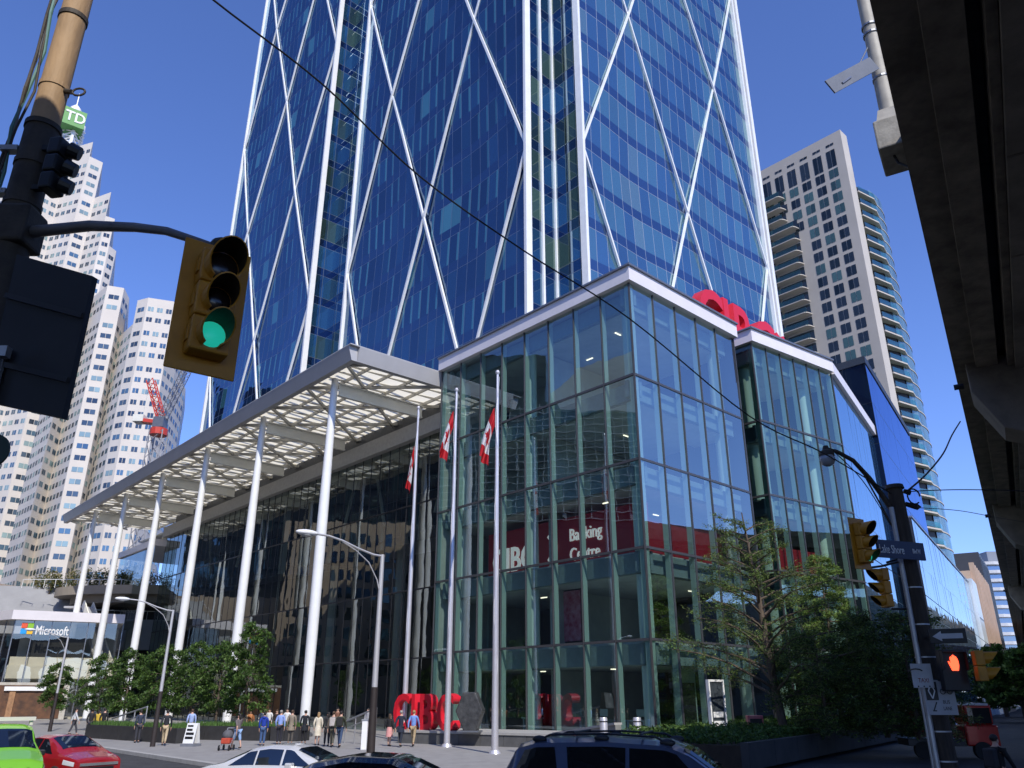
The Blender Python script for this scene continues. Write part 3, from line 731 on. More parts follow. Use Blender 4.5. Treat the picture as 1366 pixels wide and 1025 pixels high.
def crane():
    Y = 170; b = P(207, 640, Y); t = P(212, 575, Y)
    T = thing('tower_crane', (b.x, b.y, 0), 'red and white luffing tower crane standing before the pale towers', 'crane')
    def lattice(m, p0, p1, w, n, r, up=(0, 1, 0)):
        p0 = V(p0); p1 = V(p1); d = (p1-p0).normalized(); s = d.cross(V(up)).normalized()*w/2; u = s.cross(d).normalized()*w/2
        cs = [s+u, s-u, -s-u, -s+u]
        for c in cs: m.tube([p0+c, p1+c], r, 5)
        for k in range(n):
            a = p0+(p1-p0)*k/n; e = p0+(p1-p0)*(k+1)/n
            for i in range(4): m.tube([a+cs[i], e+cs[(i+1) % 4]], r*.7, 4)
    m = MB(); lattice(m, (t.x, Y, 5), (t.x, Y, t.z), 3.0, 16, .14); m.build('mast', mat('crane_grey', (.32, .32, .34), .5), T)
    mr = mat('crane_red', (.55, .05, .03), .5); jt = P(201, 507, Y)
    m = MB(); lattice(m, P(214, 555, Y), jt, 1.5, 8, .13); m.build('a_frame', mr, T)
    m = MB(); lattice(m, P(216, 560, Y), P(262, 468, Y-8), 1.5, 16, .08); m.build('jib', mat('crane_jib', (.25, .25, .27), .5), T)
    m = MB(); c = P(200, 562, Y); m.bar(P(186, 561, Y), P(220, 565, Y), 2.2, .8); m.build('counter_jib', mr, T)
    m = MB(); m.box(V(P(183, 562, Y))-V((.6, 1.3, .3)), V(P(191, 557, Y))+V((.6, 1.3, .4))); m.build('counterweight', M_off, T)
    m = MB(); c = P(214, 562, Y); m.box(c-V((1.2, 1.2, 1.6)), c+V((1.2, 1.2, .8))); m.build('cab', mat('cab_grey', (.12, .13, .16), .3), T)
    m = MB(); m.tube([t+V((0, 0, -1)), t+V((0, 0, .5))], 1.9, 12); m.build('slewing_ring', mr, T)
    m = MB(); m.tube([P(201, 507, Y), P(190, 560, Y)], .12, 4); m.build('stay_rope', M_off, T)
crane()
# ================================================================ LOW LEFT BUILDINGS
def low_left():
    Y = 100; c = P(20, 832, Y); F = Fr(c.x, c.y, 62, 1); Fl = Fr(c.x, c.y, -60, -1)
    T = thing('terrace_pavilion', (c.x, c.y, 0), 'low glazed pavilion with flat pale roof edge and colourful logo sign at far left', 'building')
    mi = mat('pavilion_panel', (.60, .56, .47), .6, var=.1, scale=.4)
    m = MB(); F.box(m, 0, 12, -10, -.6, 0, .3); F.box(m, 0, 12, -9.9, -.7, 4.7, 6.2); F.box(m, .2, 12, -9.9, -1.2, 6.2, 7.2); m.build('wall', mi, T)
    m = MB(); F.box(m, .4, 12, -10, -9.6, .3, 11.4); m.build('back_wall', M_int, T)
    m = MB(); F.box(m, 1.8, 8, -2.2, -1.9, 7.2, 9.6); m.build('inner_screen', M_black, T)
    m = MB(); q = [F.pt(0, .5)+Fl.n*.5, F.pt(12, .5), F.pt(12, -11), Fl.pt(12, .5)]
    m.prism([(p[0], p[1]) for p in q], 11.4, 12.5); m.build('roof_fascia', M_fasc, T)
    gl = glass('pavilion_glass', (.92, .93, .88), .12, 1, wd=.03)
    for FF, L in ((F, 12), (Fl, 11)):
        m = MB()
        for k in range(6): FF.quad(m, k*L/6, (k+1)*L/6, .3, 11.4, 0, 0, .01)
        m.build('glass_wall', gl, T)
        for k in range(7): m = MB(); FF.box(m, k*L/6-.05, k*L/6+.05, 0, .1, .3, 11.4); m.build('mullion', M_alum, T)
    s = F.M(1.5, .25, 9.55)
    sg = text('Microsoft', 1.5, .06, M_white, 'sign_lettering', T, F.M(2.3, .25, 9.75), bold=.02, sx=.62)
    cols = [(.75, .10, .03), (.25, .5, .03), (.02, .32, .75), (.85, .5, .03)]
    for k, c4 in enumerate(cols):
        m = MB(); x = .75+(k % 2)*.68; z = 10.45-(k//2)*.68; F.box(m, x, x+.62, .15, .3, z, z+.62); m.build('logo_square', mat('logo_tile_%d' % k, c4, .4, var=0), T)
    # kiosk-like lower storey
    T = thing('shop_kiosk', F.pt(5, 2.5), 'small wooden shopfront box with white header below the glazed pavilion', 'kiosk')
    mw = mat('kiosk_wood', (.32, .17, .08), .6, var=.3)
    m = MB(); F.box(m, -1.5, 7.2, 1.0, 3.6, .16, 4.2); m.build('shell', mat('kiosk_frame', (.45, .42, .36), .6), T)
    m = MB(); F.box(m, -.9, 6.6, 3.62, 3.7, .3, 3.9); m.build('opening', mat('kiosk_inside', (.05, .025, .015), .7, c2=(.16, .07, .03), scale=1.2), T)
    m = MB(); F.box(m, .6, 6.2, 3.72, 3.95, 3.3, 3.75); m.build('header', M_white, T)
    m = MB(); F.box(m, 1.2, 1.8, 3.72, 3.85, .3, 3.2); m.build('door_post', mw, T)
    # stepped terrace behind and above
    T = thing('stair_terrace', P(25, 800, 118), 'stepped grey terrace with wide stairs and thin railings above the pavilion', 'terrace')
    mg = mat('terrace_grey', (.34, .34, .35), .7, var=.12, scale=.3)
    F2 = Fr(P(-60, 800, 112).x, 112, 75, 1)
    for k in range(14):
        m = MB(); F2.box(m, -2, 15.5-k*.15, -3-k*.55-.56, -3-k*.55, 11.0, 12.9+k*.42); m.build('step', mg, T)
    m = MB(); F2.box(m, 15.0, 30, -11, -2, 9.0, 13.2); m.build('landing', mg, T)
    for a in (-1.5, 15.2):
        for k in range(8): m = MB(); m.tube([F2.pt(a, -3-k, 12.9+k*.75), F2.pt(a, -3-k, 14.1+k*.75)], .04, 5); m.build('rail_post', M_white, T)
        m = MB(); m.tube([F2.pt(a, -3, 14.1), F2.pt(a, -10, 14.1+5.3)], .05, 5); m.build('handrail', M_white, T)
    for k in range(10):
        m = MB(); a = 15.5+k*1.5; m.tube([F2.pt(a, -2.1, 13.2), F2.pt(a, -2.1, 14.4)], .04, 5); m.build('rail_post', M_white, T)
    m = MB(); m.tube([F2.pt(15.5, -2.1, 14.4), F2.pt(29, -2.1, 14.4)], .05, 5); m.build('handrail', M_white, T)
    # garden deck with its curved underside
    T = thing('garden_deck', P(150, 790, 118), 'raised garden deck with curved beige underside between the stairs and the glass hall', 'terrace')
    ms = mat('deck_soffit', (.30, .26, .21), .7, var=.1, scale=.3)
    m = MB(); c = P(165, 800, 120)
    pr = []
    for k in range(25):
        t = pi*k/24; pr.append((c.x+13*cos(pi+t)*1.0+3, c.y-6*sin(t)))
    for z0, z1, sc in ((15.2, 16.2, .8), (16.2, 17.4, 1.0)):
        m.prism([(c.x+(x-c.x)*sc, c.y+(y-c.y)*sc+(1-sc)*4) for x, y in pr]+[(c.x+26, c.y), (c.x+26, c.y+12), (c.x-12, c.y+12)], z0, z1)
    m.build('deck', ms, T)
    for k in range(18):
        x = c.x-14+k*1.6; m = MB(); m.tube([(x, c.y-2.5, 17.4), (x, c.y-2.5, 18.6)], .04, 5); m.build('rail_post', M_white, T)
    m = MB(); m.tube([(c.x-14, c.y-2.5, 18.6), (c.x+13.3, c.y-2.5, 18.6)], .05, 5); m.build('handrail', M_white, T)
    m = MB(); m.box((c.x-24, c.y+2, 0), (c.x+24, c.y+14, 15.15)); m.build('under_wall', M_dark, T)
    # zigzag white stair hanging in front of the hall
    T = thing('zigzag_stair', P(128, 850, 108), 'white zigzag outdoor stair between the two leftmost canopy columns', 'stair')
    a = P(117, 806, 112); b = P(140, 880, 106); c2 = P(158, 905, 110)
    for off in (-1.2, 1.2):
        m = MB(); m.bar(a+V((0, off, 0)), b+V((0, off, 0)), .15, 1.0); m.build('balustrade', M_off, T)
        m = MB(); m.bar(b+V((0, off, 0)), c2+V((0, off, 0)), .15, 1.0); m.build('balustrade', M_off, T)
    m = MB(); m.bar(a+V((0, 0, -.4)), b+V((0, 0, -.4)), 2.2, .25); m.bar(b+V((0, 0, -.4)), c2+V((0, 0, -.4)), 2.2, .25); m.build('flight', mg, T)
    m = MB(); m.box(a+V((-2.5, -1.3, -.6)), a+V((.1, 1.3, -.35))); m.build('landing', mg, T)
low_left()
# ================================================================ CONDO TOWER (RIGHT)
M_cst = mat('condo_precast', (.50, .46, .41), .8, var=.07, scale=.15)
W_con = mirror('condo_window', (.015, .02, .03), .10, 1, (.6, .8, .85), wd=0, var=.7)
W_cont = mirror('condo_window_teal', (.05, .10, .10), .14, 1, (.7, .95, .95), wd=0, var=.5)
G_bal = glass('balcony_glass', (.55, .8, .74), .12, 1, (.8, 1, .95), wd=0)
def condo():
    X0, Y0 = 72.0, 140.0; F = Fr(X0, Y0, -41.5, -1); Fs = Fr(X0, Y0, 46.5, 1); ZT = 118.5
    T = thing('condo_tower', (X0, Y0, 0), 'tall beige precast condominium tower with square windows and curved glass balcony side', 'apartment tower')
    m = MB(); q = [F.pt(0), Fs.pt(3.2), Fs.pt(3.2)+F.d*40, F.pt(40)]
    m.prism([(p[0], p[1]) for p in q], 0, ZT); m.build('wall', M_cst, T)
    m = MB()
    q = [Fs.pt(3.3), Fs.pt(6.0, -1.2), Fs.pt(6.5)+F.d*12, Fs.pt(3.3)+F.d*12]
    m.prism([(p[0], p[1]) for p in q], 108, 115.5); m.build('penthouse_wall', M_cst, T)
    for k in range(4):
        m = MB(); Fs.box(m, 3.3+k*.75, 3.7+k*.75, -1.6-.3*k, -.3*k-.2, 106, 117.5-k*.8); m.build('roof_fin', M_cst, T)
    fh = 3.02; nf = 36; quads = []
    def win(a, z, w_, h, mi):
        for e in (0, 1):
            xa = a+e*(w_*.5+.06)-(0); xb = xa+w_*.5-.06
            q = [F.pt(xb, .05, z), F.pt(xa, .05, z), F.pt(xa, .05, z+h), F.pt(xb, .05, z+h)]
            quads.append((q, mi))
    for c in range(9):
        a = 1.9+c*3.15
        win(a, ZT-2.9, 1.75, .55, 0)
        win(a, ZT-8.3, 2.0, 4.3, 0)
        for f in range(nf):
            z = ZT-8.6-fh*(f+1)+.6
            if z < 28: break
            if c >= 3 and f >= (0, 1, 2, 2, 2, 2, 2, 2, 2)[c-0] - 0 and (c >= 4 or f >= 4): continue
            win(a, z, 2.05, 2.15, random.choice([0, 0, 1]))
    put_windows(T, quads, [W_con, W_cont])
    # balcony stacks on the left part
    nb = 0
    for f in range(27):
        z = ZT-10.2-fh*f-(0)
        if z < 28: break
        a0, a1 = (12.6, 19.0) if f >= 3 else (14.9, 30)
        m = MB()
        pr = [F.pt(a1, 0), F.pt(a0, 0)]+[F.pt(a0+.8-.8*cos(t*pi/2/4), 2.0*sin(t*pi/2/4)) for t in range(1, 5)]+[F.pt(a1, 2.0)]
        pr = [(p[0], p[1]) for p in pr]
        ar = sum(pr[i][0]*pr[(i+1) % len(pr)][1]-pr[(i+1) % len(pr)][0]*pr[i][1] for i in range(len(pr)))
        if ar < 0: pr.reverse()
        m.prism(pr, z-.16, z+.04); b = m.build('balcony', M_cst, T)
        m = MB(); F.box(m, a0+.25, a1, 1.9, 1.94, z+.05, z+1.1); m.build('glass_rail', G_bal, b)
        m = MB(); F.box(m, a0+.2, a1-.2, .02, .08, z+.1, z+2.4); m.build('recess_glazing', W_con, b)
        if f >= 3:
            m = MB(); F.box(m, 19.0, 32, 0, .9, z-.25, z+.12); m.build('floor_band', M_cst, T)
            m = MB()
            for c in range(9): F.quad(m, 19.1+c*1.45, 19.1+(c+1)*1.45-.18, z+.12, z+2.75, .45, 0, 0, [(c+.1, .1), (c+.9, .1), (c+.9, .9), (c+.1, .9)])
            m.build('window_strip', [W_con], T)
    # curved glass flank
    path = [Fs.pt(3.2), V((78.6, 145.6, 0)), V((82.4, 149.0, 0)), V((85.0, 153.0, 0)), V((86.4, 158.0, 0)), V((86.6, 164, 0)), V((84, 172, 0))]
    pts = []
    for i in range(1, len(path)-2):
        for k in range(4):
            t = k/4; p0, p1, p2, p3 = path[i-1:i+3]
            pts.append(.5*((2*p1)+(-p0+p2)*t+(2*p0-5*p1+4*p2-p3)*t*t+(-p0+3*p1-3*p2+p3)*t**3))
    pts.append(path[-2]); pts.append(path[-1])
    body = [path[0]-Fs.n*1.5]+[p-V((.3, 0, 0)) for p in pts]
    inn = [(p[0], p[1]) for p in body]+[(70, 175)]
    m = MB(); m.prism(inn, 0, 106.5); m.build('flank_core', M_dark, T)
    mgl = mirror('flank_glass', (.10, .17, .17), .25, 1, (.75, .92, .95), (.07, .04, (.45, .46, .45)), wd=0, var=.5)
    for f in range(30):
        z = ZT-14.5-fh*f
        if z < 14: break
        m = MB()
        for i in range(len(pts)-1):
            a, b = pts[i], pts[i+1]
            nrm = V(((b-a).y, -(b-a).x, 0)).normalized()
            for e in range(2):
                p_, q_ = a.lerp(b, e/2), a.lerp(b, (e+1)/2)
                m.face([p_+V((0, 0, z)), q_+V((0, 0, z)), q_+V((0, 0, z+fh-.3)), p_+V((0, 0, z+fh-.3))], 0, [(i*2+e, f), (i*2+e+1, f), (i*2+e+1, f+.99), (i*2+e, f+.99)])
        m.build('curved_glazing', mgl, T)
        m = MB()
        for i in range(len(pts)-1): m.bar(pts[i]+V((0, 0, z-.12)), pts[i+1]+V((0, 0, z-.12)), .2, .18)
        m.build('floor_band', M_cst, T)
        m = MB(); a = Fs.pt(3.25, .3); b = pts[0]+Fs.n*.9; c = pts[2]+Fs.n*.2
        pr = [(a.x, a.y), (b.x, b.y), (c.x, c.y), ((a-Fs.n*2).x, (a-Fs.n*2).y+1)]
        m.prism(pr, z-.3, z); bb = m.build('balcony', M_cst, T)
        m = MB(); m.bar(a+V((0, 0, z+.6)), b+V((0, 0, z+.6)), .04, 1.0); m.bar(b+V((0, 0, z+.6)), c+V((0, 0, z+.6)), .04, 1.0); m.build('glass_rail', G_bal, bb)
condo()
def far_condo():
    Y = 290; a = P(1318, 800, Y); b = P(1400, 800, Y)
    T = thing('distant_condo', (a.x+12, Y, 0), 'distant pale apartment tower with wavy white balconies at the right edge', 'apartment tower')
    top = P(1330, 752, Y).z
    m = MB(); m.box((a.x, Y, 0), (b.x, Y+25, top)); m.build('core', mirror('far_condo_glass', (.10, .15, .22), .25, 1, (.7, .8, 1), wd=0, var=.2), T)
    m = MB(); m.box((a.x+5, Y+3, top), (b.x-3, Y+20, top+5)); m.build('penthouse', mat('far_pent', (.2, .22, .26), .5), T)
    mw = mat('far_balcony', (.55, .56, .58), .6)
    for k in range(17):
        z = top-k*3.05; x0 = a.x-1.6+.8*sin(k*.9); m = MB()
        m.prism([(x0, Y-1.2), (x0+5, Y-2.6), (x0+12, Y-1.2), (b.x, Y-2.2), (b.x, Y+1), (x0, Y+6)], z-.5, z+.55); m.build('balcony', mw, T)
far_condo()
# ================================================================ BUILDINGS OUT OF FRAME THAT THE GLASS MIRRORS
def mirrored():
    # arena across the side street: pale band over a dark gridded curtain wall
    T = thing('arena_building', (-72, 45, 0), 'arena building across the side street with pale upper band above gridded glass', 'building')
    F = Fr(-64, 12, 0, 1)
    m = MB(); F.box(m, 0, 62, -30, -.1, 0, 46); m.build('wall', M_dark, T)
    m = MB()
    pr = [(0, 38), (30, 44), (41, 44), (42, 47), (38, 50.5), (30, 53), (0, 53)]
    b_ = [F.pt(a, .6, z) for a, z in pr]; t_ = [F.pt(a, -25, z) for a, z in pr]
    m.hexa(b_, t_); m.build('upper_band', mat('arena_panel', (.55, .55, .53), .6, var=.05, scale=.1), T)
    mw = mat('grid_white', (.42, .44, .44), .5)
    for k in range(26):
        m = MB(); F.box(m, 18+k*1.72, 18+k*1.72+.11, -.05, .25, 27, 45.5); m.build('grid_mullion', mw, T)
    for k in range(17):
        m = MB(); F.box(m, 18, 62, .26, .4, 27+k*1.12, 27.1+k*1.12); m.build('grid_rail', mw, T)
    m = MB(); F.box(m, 2, 14, .7, 1.2, 24, 38); m.build('bright_panel', M_off, T)
    # older stone block further up the side street
    T = thing('stone_station_block', (-105, 100, 0), 'older beige stone hotel block across the side street with many small windows', 'building')
    ms = mat('hotel_stone', (.46, .36, .27), .8, var=.15, scale=.2)
    F = Fr(-96, 84, 18, 1); quads = []
    m = MB(); F.box(m, 0, 26, -20, 0, 0, 34); m.build('wall', ms, T)
    m = MB(); F.box(m, 26.1, 60, -20, -4, 0, 20); m.build('wing_wall', ms, T)
    for f in range(8):
        for c in range(8):
            a = 1.5+c*3.1; z = 6+f*3.4; quads.append(([F.pt(a, .06, z), F.pt(a+1.3, .06, z), F.pt(a+1.3, .06, z+2.1), F.pt(a, .06, z+2.1)], 0))
    put_windows(T, quads, [W_con])
    T = thing('green_roof_station', (-120, 150, 0), 'low railway hall with pale roof and green copper edge across the side street', 'building')
    F = Fr(-108, 135, -38, 1)
    m = MB(); F.box(m, 0, 80, -25, 0, 0, 13); m.build('wall', mat('station_brick', (.33, .22, .17), .8), T)
    m = MB(); F.box(m, -1, 81, -26, 1, 13.01, 14.2); m.build('roof_edge', mat('copper_green', (.18, .42, .33), .7), T)
    for k in range(6): m = MB(); F.box(m, 3+k*13, 12+k*13, -18, -3, 14.2, 17.5); m.build('roof_lantern', M_off, T)
    T = thing('dark_office_tower', (-155, 105, 0), 'tall dark banded office tower beyond the arena that the hall glass mirrors', 'building')
    m = MB(); m.box((-190, 60, 0), (-122, 148, 80)); m.build('wall', mat('office_charcoal', (.022, .024, .028), .4, var=.4, scale=.08), T)
    for k in range(20): m = MB(); m.box((-121.98, 60, 4+k*3.7), (-121.8, 148, 4.7+k*3.7)); m.build('floor_band', bpy.data.materials['office_charcoal'] if k % 3 else M_dark, T)
    T = thing('dark_office_block', (-95, -30, 0), 'dark office slab south of the arena on the far side of the crossing', 'building')
    m = MB(); m.box((-125, -75, 0), (-75, -5, 60)); m.build('wall', mat('office_dark', (.05, .055, .06), .4, var=.3, scale=.1), T)
    for k in range(14): m = MB(); m.box((-74.98, -75, 3+k*4), (-74.8, -5, 4+k*4)); m.build('floor_band', M_conc, T)
    e = Fr(9.3, 15.3, 31.4, -1)
    for k, (a, b, h, c_) in enumerate(((-30, 10, 15, (.10, .09, .08)), (14, 52, 12, (.2, .17, .14)), (56, 120, 17, (.07, .08, .09)), (124, 230, 14, (.15, .13, .12)))):
        T = thing('warehouse_block', e.pt(a, -50), ['low dark workshop block behind the expressway nearest the crossing', 'low tan workshop block behind the expressway', 'dark office block behind the expressway', 'long brown shed farthest along behind the expressway'][k], 'building')
        m = MB(); e.box(m, a, b, -80, -48, 0, h); m.build('wall', mat('workshop_wall_%d' % k, c_, .8, var=.2, scale=.3), T)
        for i in range(int((b-a)/5)): m = MB(); e.box(m, a+1+i*5, a+4+i*5, -47.98, -47.8, 3, 6); m.build('window', M_black, T)
mirrored()
# ================================================================ ELEVATED EXPRESSWAY
def expressway():
    # edge line fitted to the photograph; deck 16 m up, running away to the right
    e0 = V((9.3, 15.3, 0)); az = 31.4; F = Fr(e0.x, e0.y, az, -1)     # outward = towards the buildings (left)
    T = thing('elevated_expressway', (20, 20, 0), 'dark concrete elevated expressway deck overhead on the right, seen from below', 'bridge')
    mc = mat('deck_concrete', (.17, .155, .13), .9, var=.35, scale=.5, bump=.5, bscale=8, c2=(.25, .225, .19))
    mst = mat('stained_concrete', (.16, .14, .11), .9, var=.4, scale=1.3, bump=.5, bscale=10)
    A0, A1 = -70, 260
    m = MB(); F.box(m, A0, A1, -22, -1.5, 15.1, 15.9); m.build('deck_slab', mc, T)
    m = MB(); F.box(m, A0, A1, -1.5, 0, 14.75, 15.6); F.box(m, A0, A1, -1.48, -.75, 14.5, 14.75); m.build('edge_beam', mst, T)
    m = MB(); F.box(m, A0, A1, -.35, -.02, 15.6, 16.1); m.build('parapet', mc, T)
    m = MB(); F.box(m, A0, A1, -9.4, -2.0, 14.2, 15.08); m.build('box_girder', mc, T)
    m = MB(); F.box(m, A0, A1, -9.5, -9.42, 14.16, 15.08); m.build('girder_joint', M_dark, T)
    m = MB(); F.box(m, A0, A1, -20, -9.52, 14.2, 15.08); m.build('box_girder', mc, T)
    m = MB(); F.box(m, A0, A1, -1.98, -1.78, 14.35, 15.08); m.build('girder_flange', mst, T)
    for k, a in enumerate((-38, -12, 15.6, 44, 92)):
        m = MB()
        pr = [(-.4, 14.85), (-.4, 13.6), (-1.2, 12.0), (-4.2, 10.6), (-20, 10.6), (-20, 14.85)]
        m.hexa([F.pt(a, o, z) for o, z in pr], [F.pt(a+2.0, o, z) for o, z in pr]); cap = m.build('pier_cap', mc, T, bevel=.05)
        for o in (-7.2, -16):
            m = MB(); F.box(m, a+.2, a+1.8, o-1.0, o+1.0, 0, 10.58); m.build('pier_column', mc, T, bevel=.08)
        m = MB(); q = F.pt(a+1.0, -.2, 14.2); m.tube([q, q+F.n*.35], .12, 8); m.build('drain_pipe', M_dark, cap)
    for k in range(24):
        m = MB(); a = -20+k*5.2; F.box(m, a, a+.08, -20, -2.0, 14.185, 14.199); m.build('deck_joint', mst, T)
    for k in range(5):
        m = MB(); a = 1.5+k*2.1; F.box(m, a, a+.35, -3.3, -2.9, 14.18, 14.197); m.build('girder_patch', M_dark, T)
    T = thing('shade_deck', (-12, -3, 0), 'unseen concrete deck added behind the camera to shade the left pole', 'bridge')  # unseen deck added overhead to shade the near pole and signal
    m = MB(); m.box((-38, -9.5, 11.6), (4.5, 3.0, 12.45)); m.build('deck_slab', mc, T)
    m = MB(); m.box((-38, 2.7, 12.45), (4.5, 3.0, 12.6)); m.build('parapet', mc, T)
    for x in (-34, -14): m = MB(); m.box((x-.7, -4.5, 0), (x+.7, -2.5, 11.6)); m.build('pier_column', mc, T, bevel=.08)
    return F
EX = expressway()
def deck_lamp():
    Y = 17.2; b = P(1189, 165, Y); t = P(1150, -90, Y)
    T = thing('expressway_lamp_post', b, 'round grey lamp post rising from the expressway edge with a concrete base', 'lamp post')
    mp = mat('weathered_post', (.36, .33, .27), .6, var=.2, scale=2)
    m = MB(); m.tube([b+V((0, 0, 0)), b+V((0, 0, 9))], [.23, .15], 14); m.build('pole', mp, T, smooth='auto')
    m = MB(); F = Fr(b.x, b.y, 31.4, -1); F.box(m, -.7, .7, -.9, .42, b.z-1.15, b.z-.25)
    m.build('base_block', mat('base_concrete', (.33, .30, .24), .85, var=.3, bump=.3), T, bevel=.04)
    m = MB(); m.hexa([F.pt(-.5, -.4, b.z-.25), F.pt(-.5, .35, b.z-.25), F.pt(.5, .35, b.z-.25), F.pt(.5, -.4, b.z-.25)][::-1], [F.pt(-.28, -.25, b.z+.35), F.pt(-.28, .25, b.z+.35), F.pt(.28, .25, b.z+.35), F.pt(.28, -.25, b.z+.35)][::-1]); m.build('base_plinth', mp, T)
    m = MB(); c = F.pt(-.2, .1, b.z-1.1); m.tube([c, c+V((.02, -.1, -.35)), c+V((.2, -.2, -.55)), c+V((.5, -.2, -.5)), c+V((.8, -.1, -.3))], .035, 8); m.build('conduit', M_black, T)
    for z in (1.5, 3.1, 3.4): m = MB(); m.tube([b+V((0, 0, z)), b+V((0, 0, z+.06))], .235, 14); m.build('strap', M_alum, T)
    p0 = P(1166, 84, Y-.3); p1 = P(1107, 116, Y-.8)
    T = thing('hanging_sign_blade', p1, 'grey blank sign blade sticking out from the expressway lamp post', 'sign')
    d = (p1-p0); m = MB(); m.bar(p0, p1, .04, .42, up=(0, 0, 1)); m.build('panel', mat('sign_back', (.13, .14, .16), .5), T)
    m = MB(); m.bar(p0.lerp(p1, .55)+V((0, -.04, -.05)), p0.lerp(p1, .75)+V((0, -.04, -.1)), .03, .05); m.build('bracket', M_alum, T)
    m = MB(); m.tube([p0.lerp(p1, .45), P(1158, 62, Y)], .02, 6); m.build('stay', M_alum, T)
deck_lamp()
# ================================================================ SIGNALS, POLES, WIRES
M_amb = mat('signal_amber', (.50, .22, .012), .45, var=.15, scale=3)
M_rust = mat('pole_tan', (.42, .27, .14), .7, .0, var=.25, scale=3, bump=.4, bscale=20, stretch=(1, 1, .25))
M_pdark = mat('pole_dark', (.045, .035, .025), .7, var=.4, scale=4, bump=.3)
M_off_lens = mat('lens_off', (.02, .012, .01), .2, var=0)
M_grn = mat('lens_green', (.015, .50, .36), .3, emit=.6, var=0)
M_hood = mat('hood_inside', (.03, .018, .006), .7, var=0)
M_gal = mat('galvanised', (.45, .45, .46), .4, .6, var=.12, scale=3)
def signal(name, label, c, az, s=1.0, board=True, lit=2, n=3, group=None, R0=.115, mats=None):
    """vertical traffic signal centred at c, lenses looking along heading az+90"""
    F = Fr(c[0], c[1], az, 1); T = thing(name, c, label, 'traffic light', group)
    p = .31*s; h = p*n; z0 = c[2]-h/2; mh = M_amb; w_ = .16*s
    if board:
        m = MB(); F.box(m, -.28*s, .28*s, .0, .02*s, z0-.13*s, z0+h+.13*s); m.build('backboard', M_amb, T, bevel=.012*s)
    for i in range(n):
        zc = z0+p*(i+.5); r = R0*s*(1.2 if i == n-1 and n == 3 else 1)
        m = MB(); F.box(m, -w_, w_, .02*s, .20*s, zc-p/2+.004, zc+p/2-.004); hs = m.build('lamp_section', mh, T, bevel=.02*s)
        m = MB(); N = 18; ri, ro = r, r+.012*s
        for k in range(N):
            t0 = R(-62)+R(304)*k/N; t1 = R(-62)+R(304)*(k+1)/N
            def pt(rr, t, o): return F.pt(rr*cos(t), o, zc+rr*sin(t))
            L0 = .30*s; f = lambda t: L0*(.62+.38*sin(t))
            a = [pt(ri, t0, .20*s), pt(ri, t1, .20*s), pt(ri, t1, .2*s+f(t1)), pt(ri, t0, .2*s+f(t0))]
            b = [pt(ro, t0, .20*s), pt(ro, t1, .20*s), pt(ro, t1, .2*s+f(t1)), pt(ro, t0, .2*s+f(t0))]
            m.hexa(a, b); m.m[-6] = 1
        m.build('visor', [M_amb, M_hood], hs)
        m = MB(); q = F.pt(0, .2*s, zc); m.tube([q, q+F.n*.02*s, q+F.n*.035*s], [r*.97, r*.8, r*.3], 20)
        m.build('lens', M_grn if i == lit else M_off_lens, hs, smooth='auto')
        m = MB(); F.box(m, -w_-.012, -w_-.001, .06*s, .14*s, zc-.06*s, zc+.06*s); m.build('hinge', M_amb, hs)
    return T, F
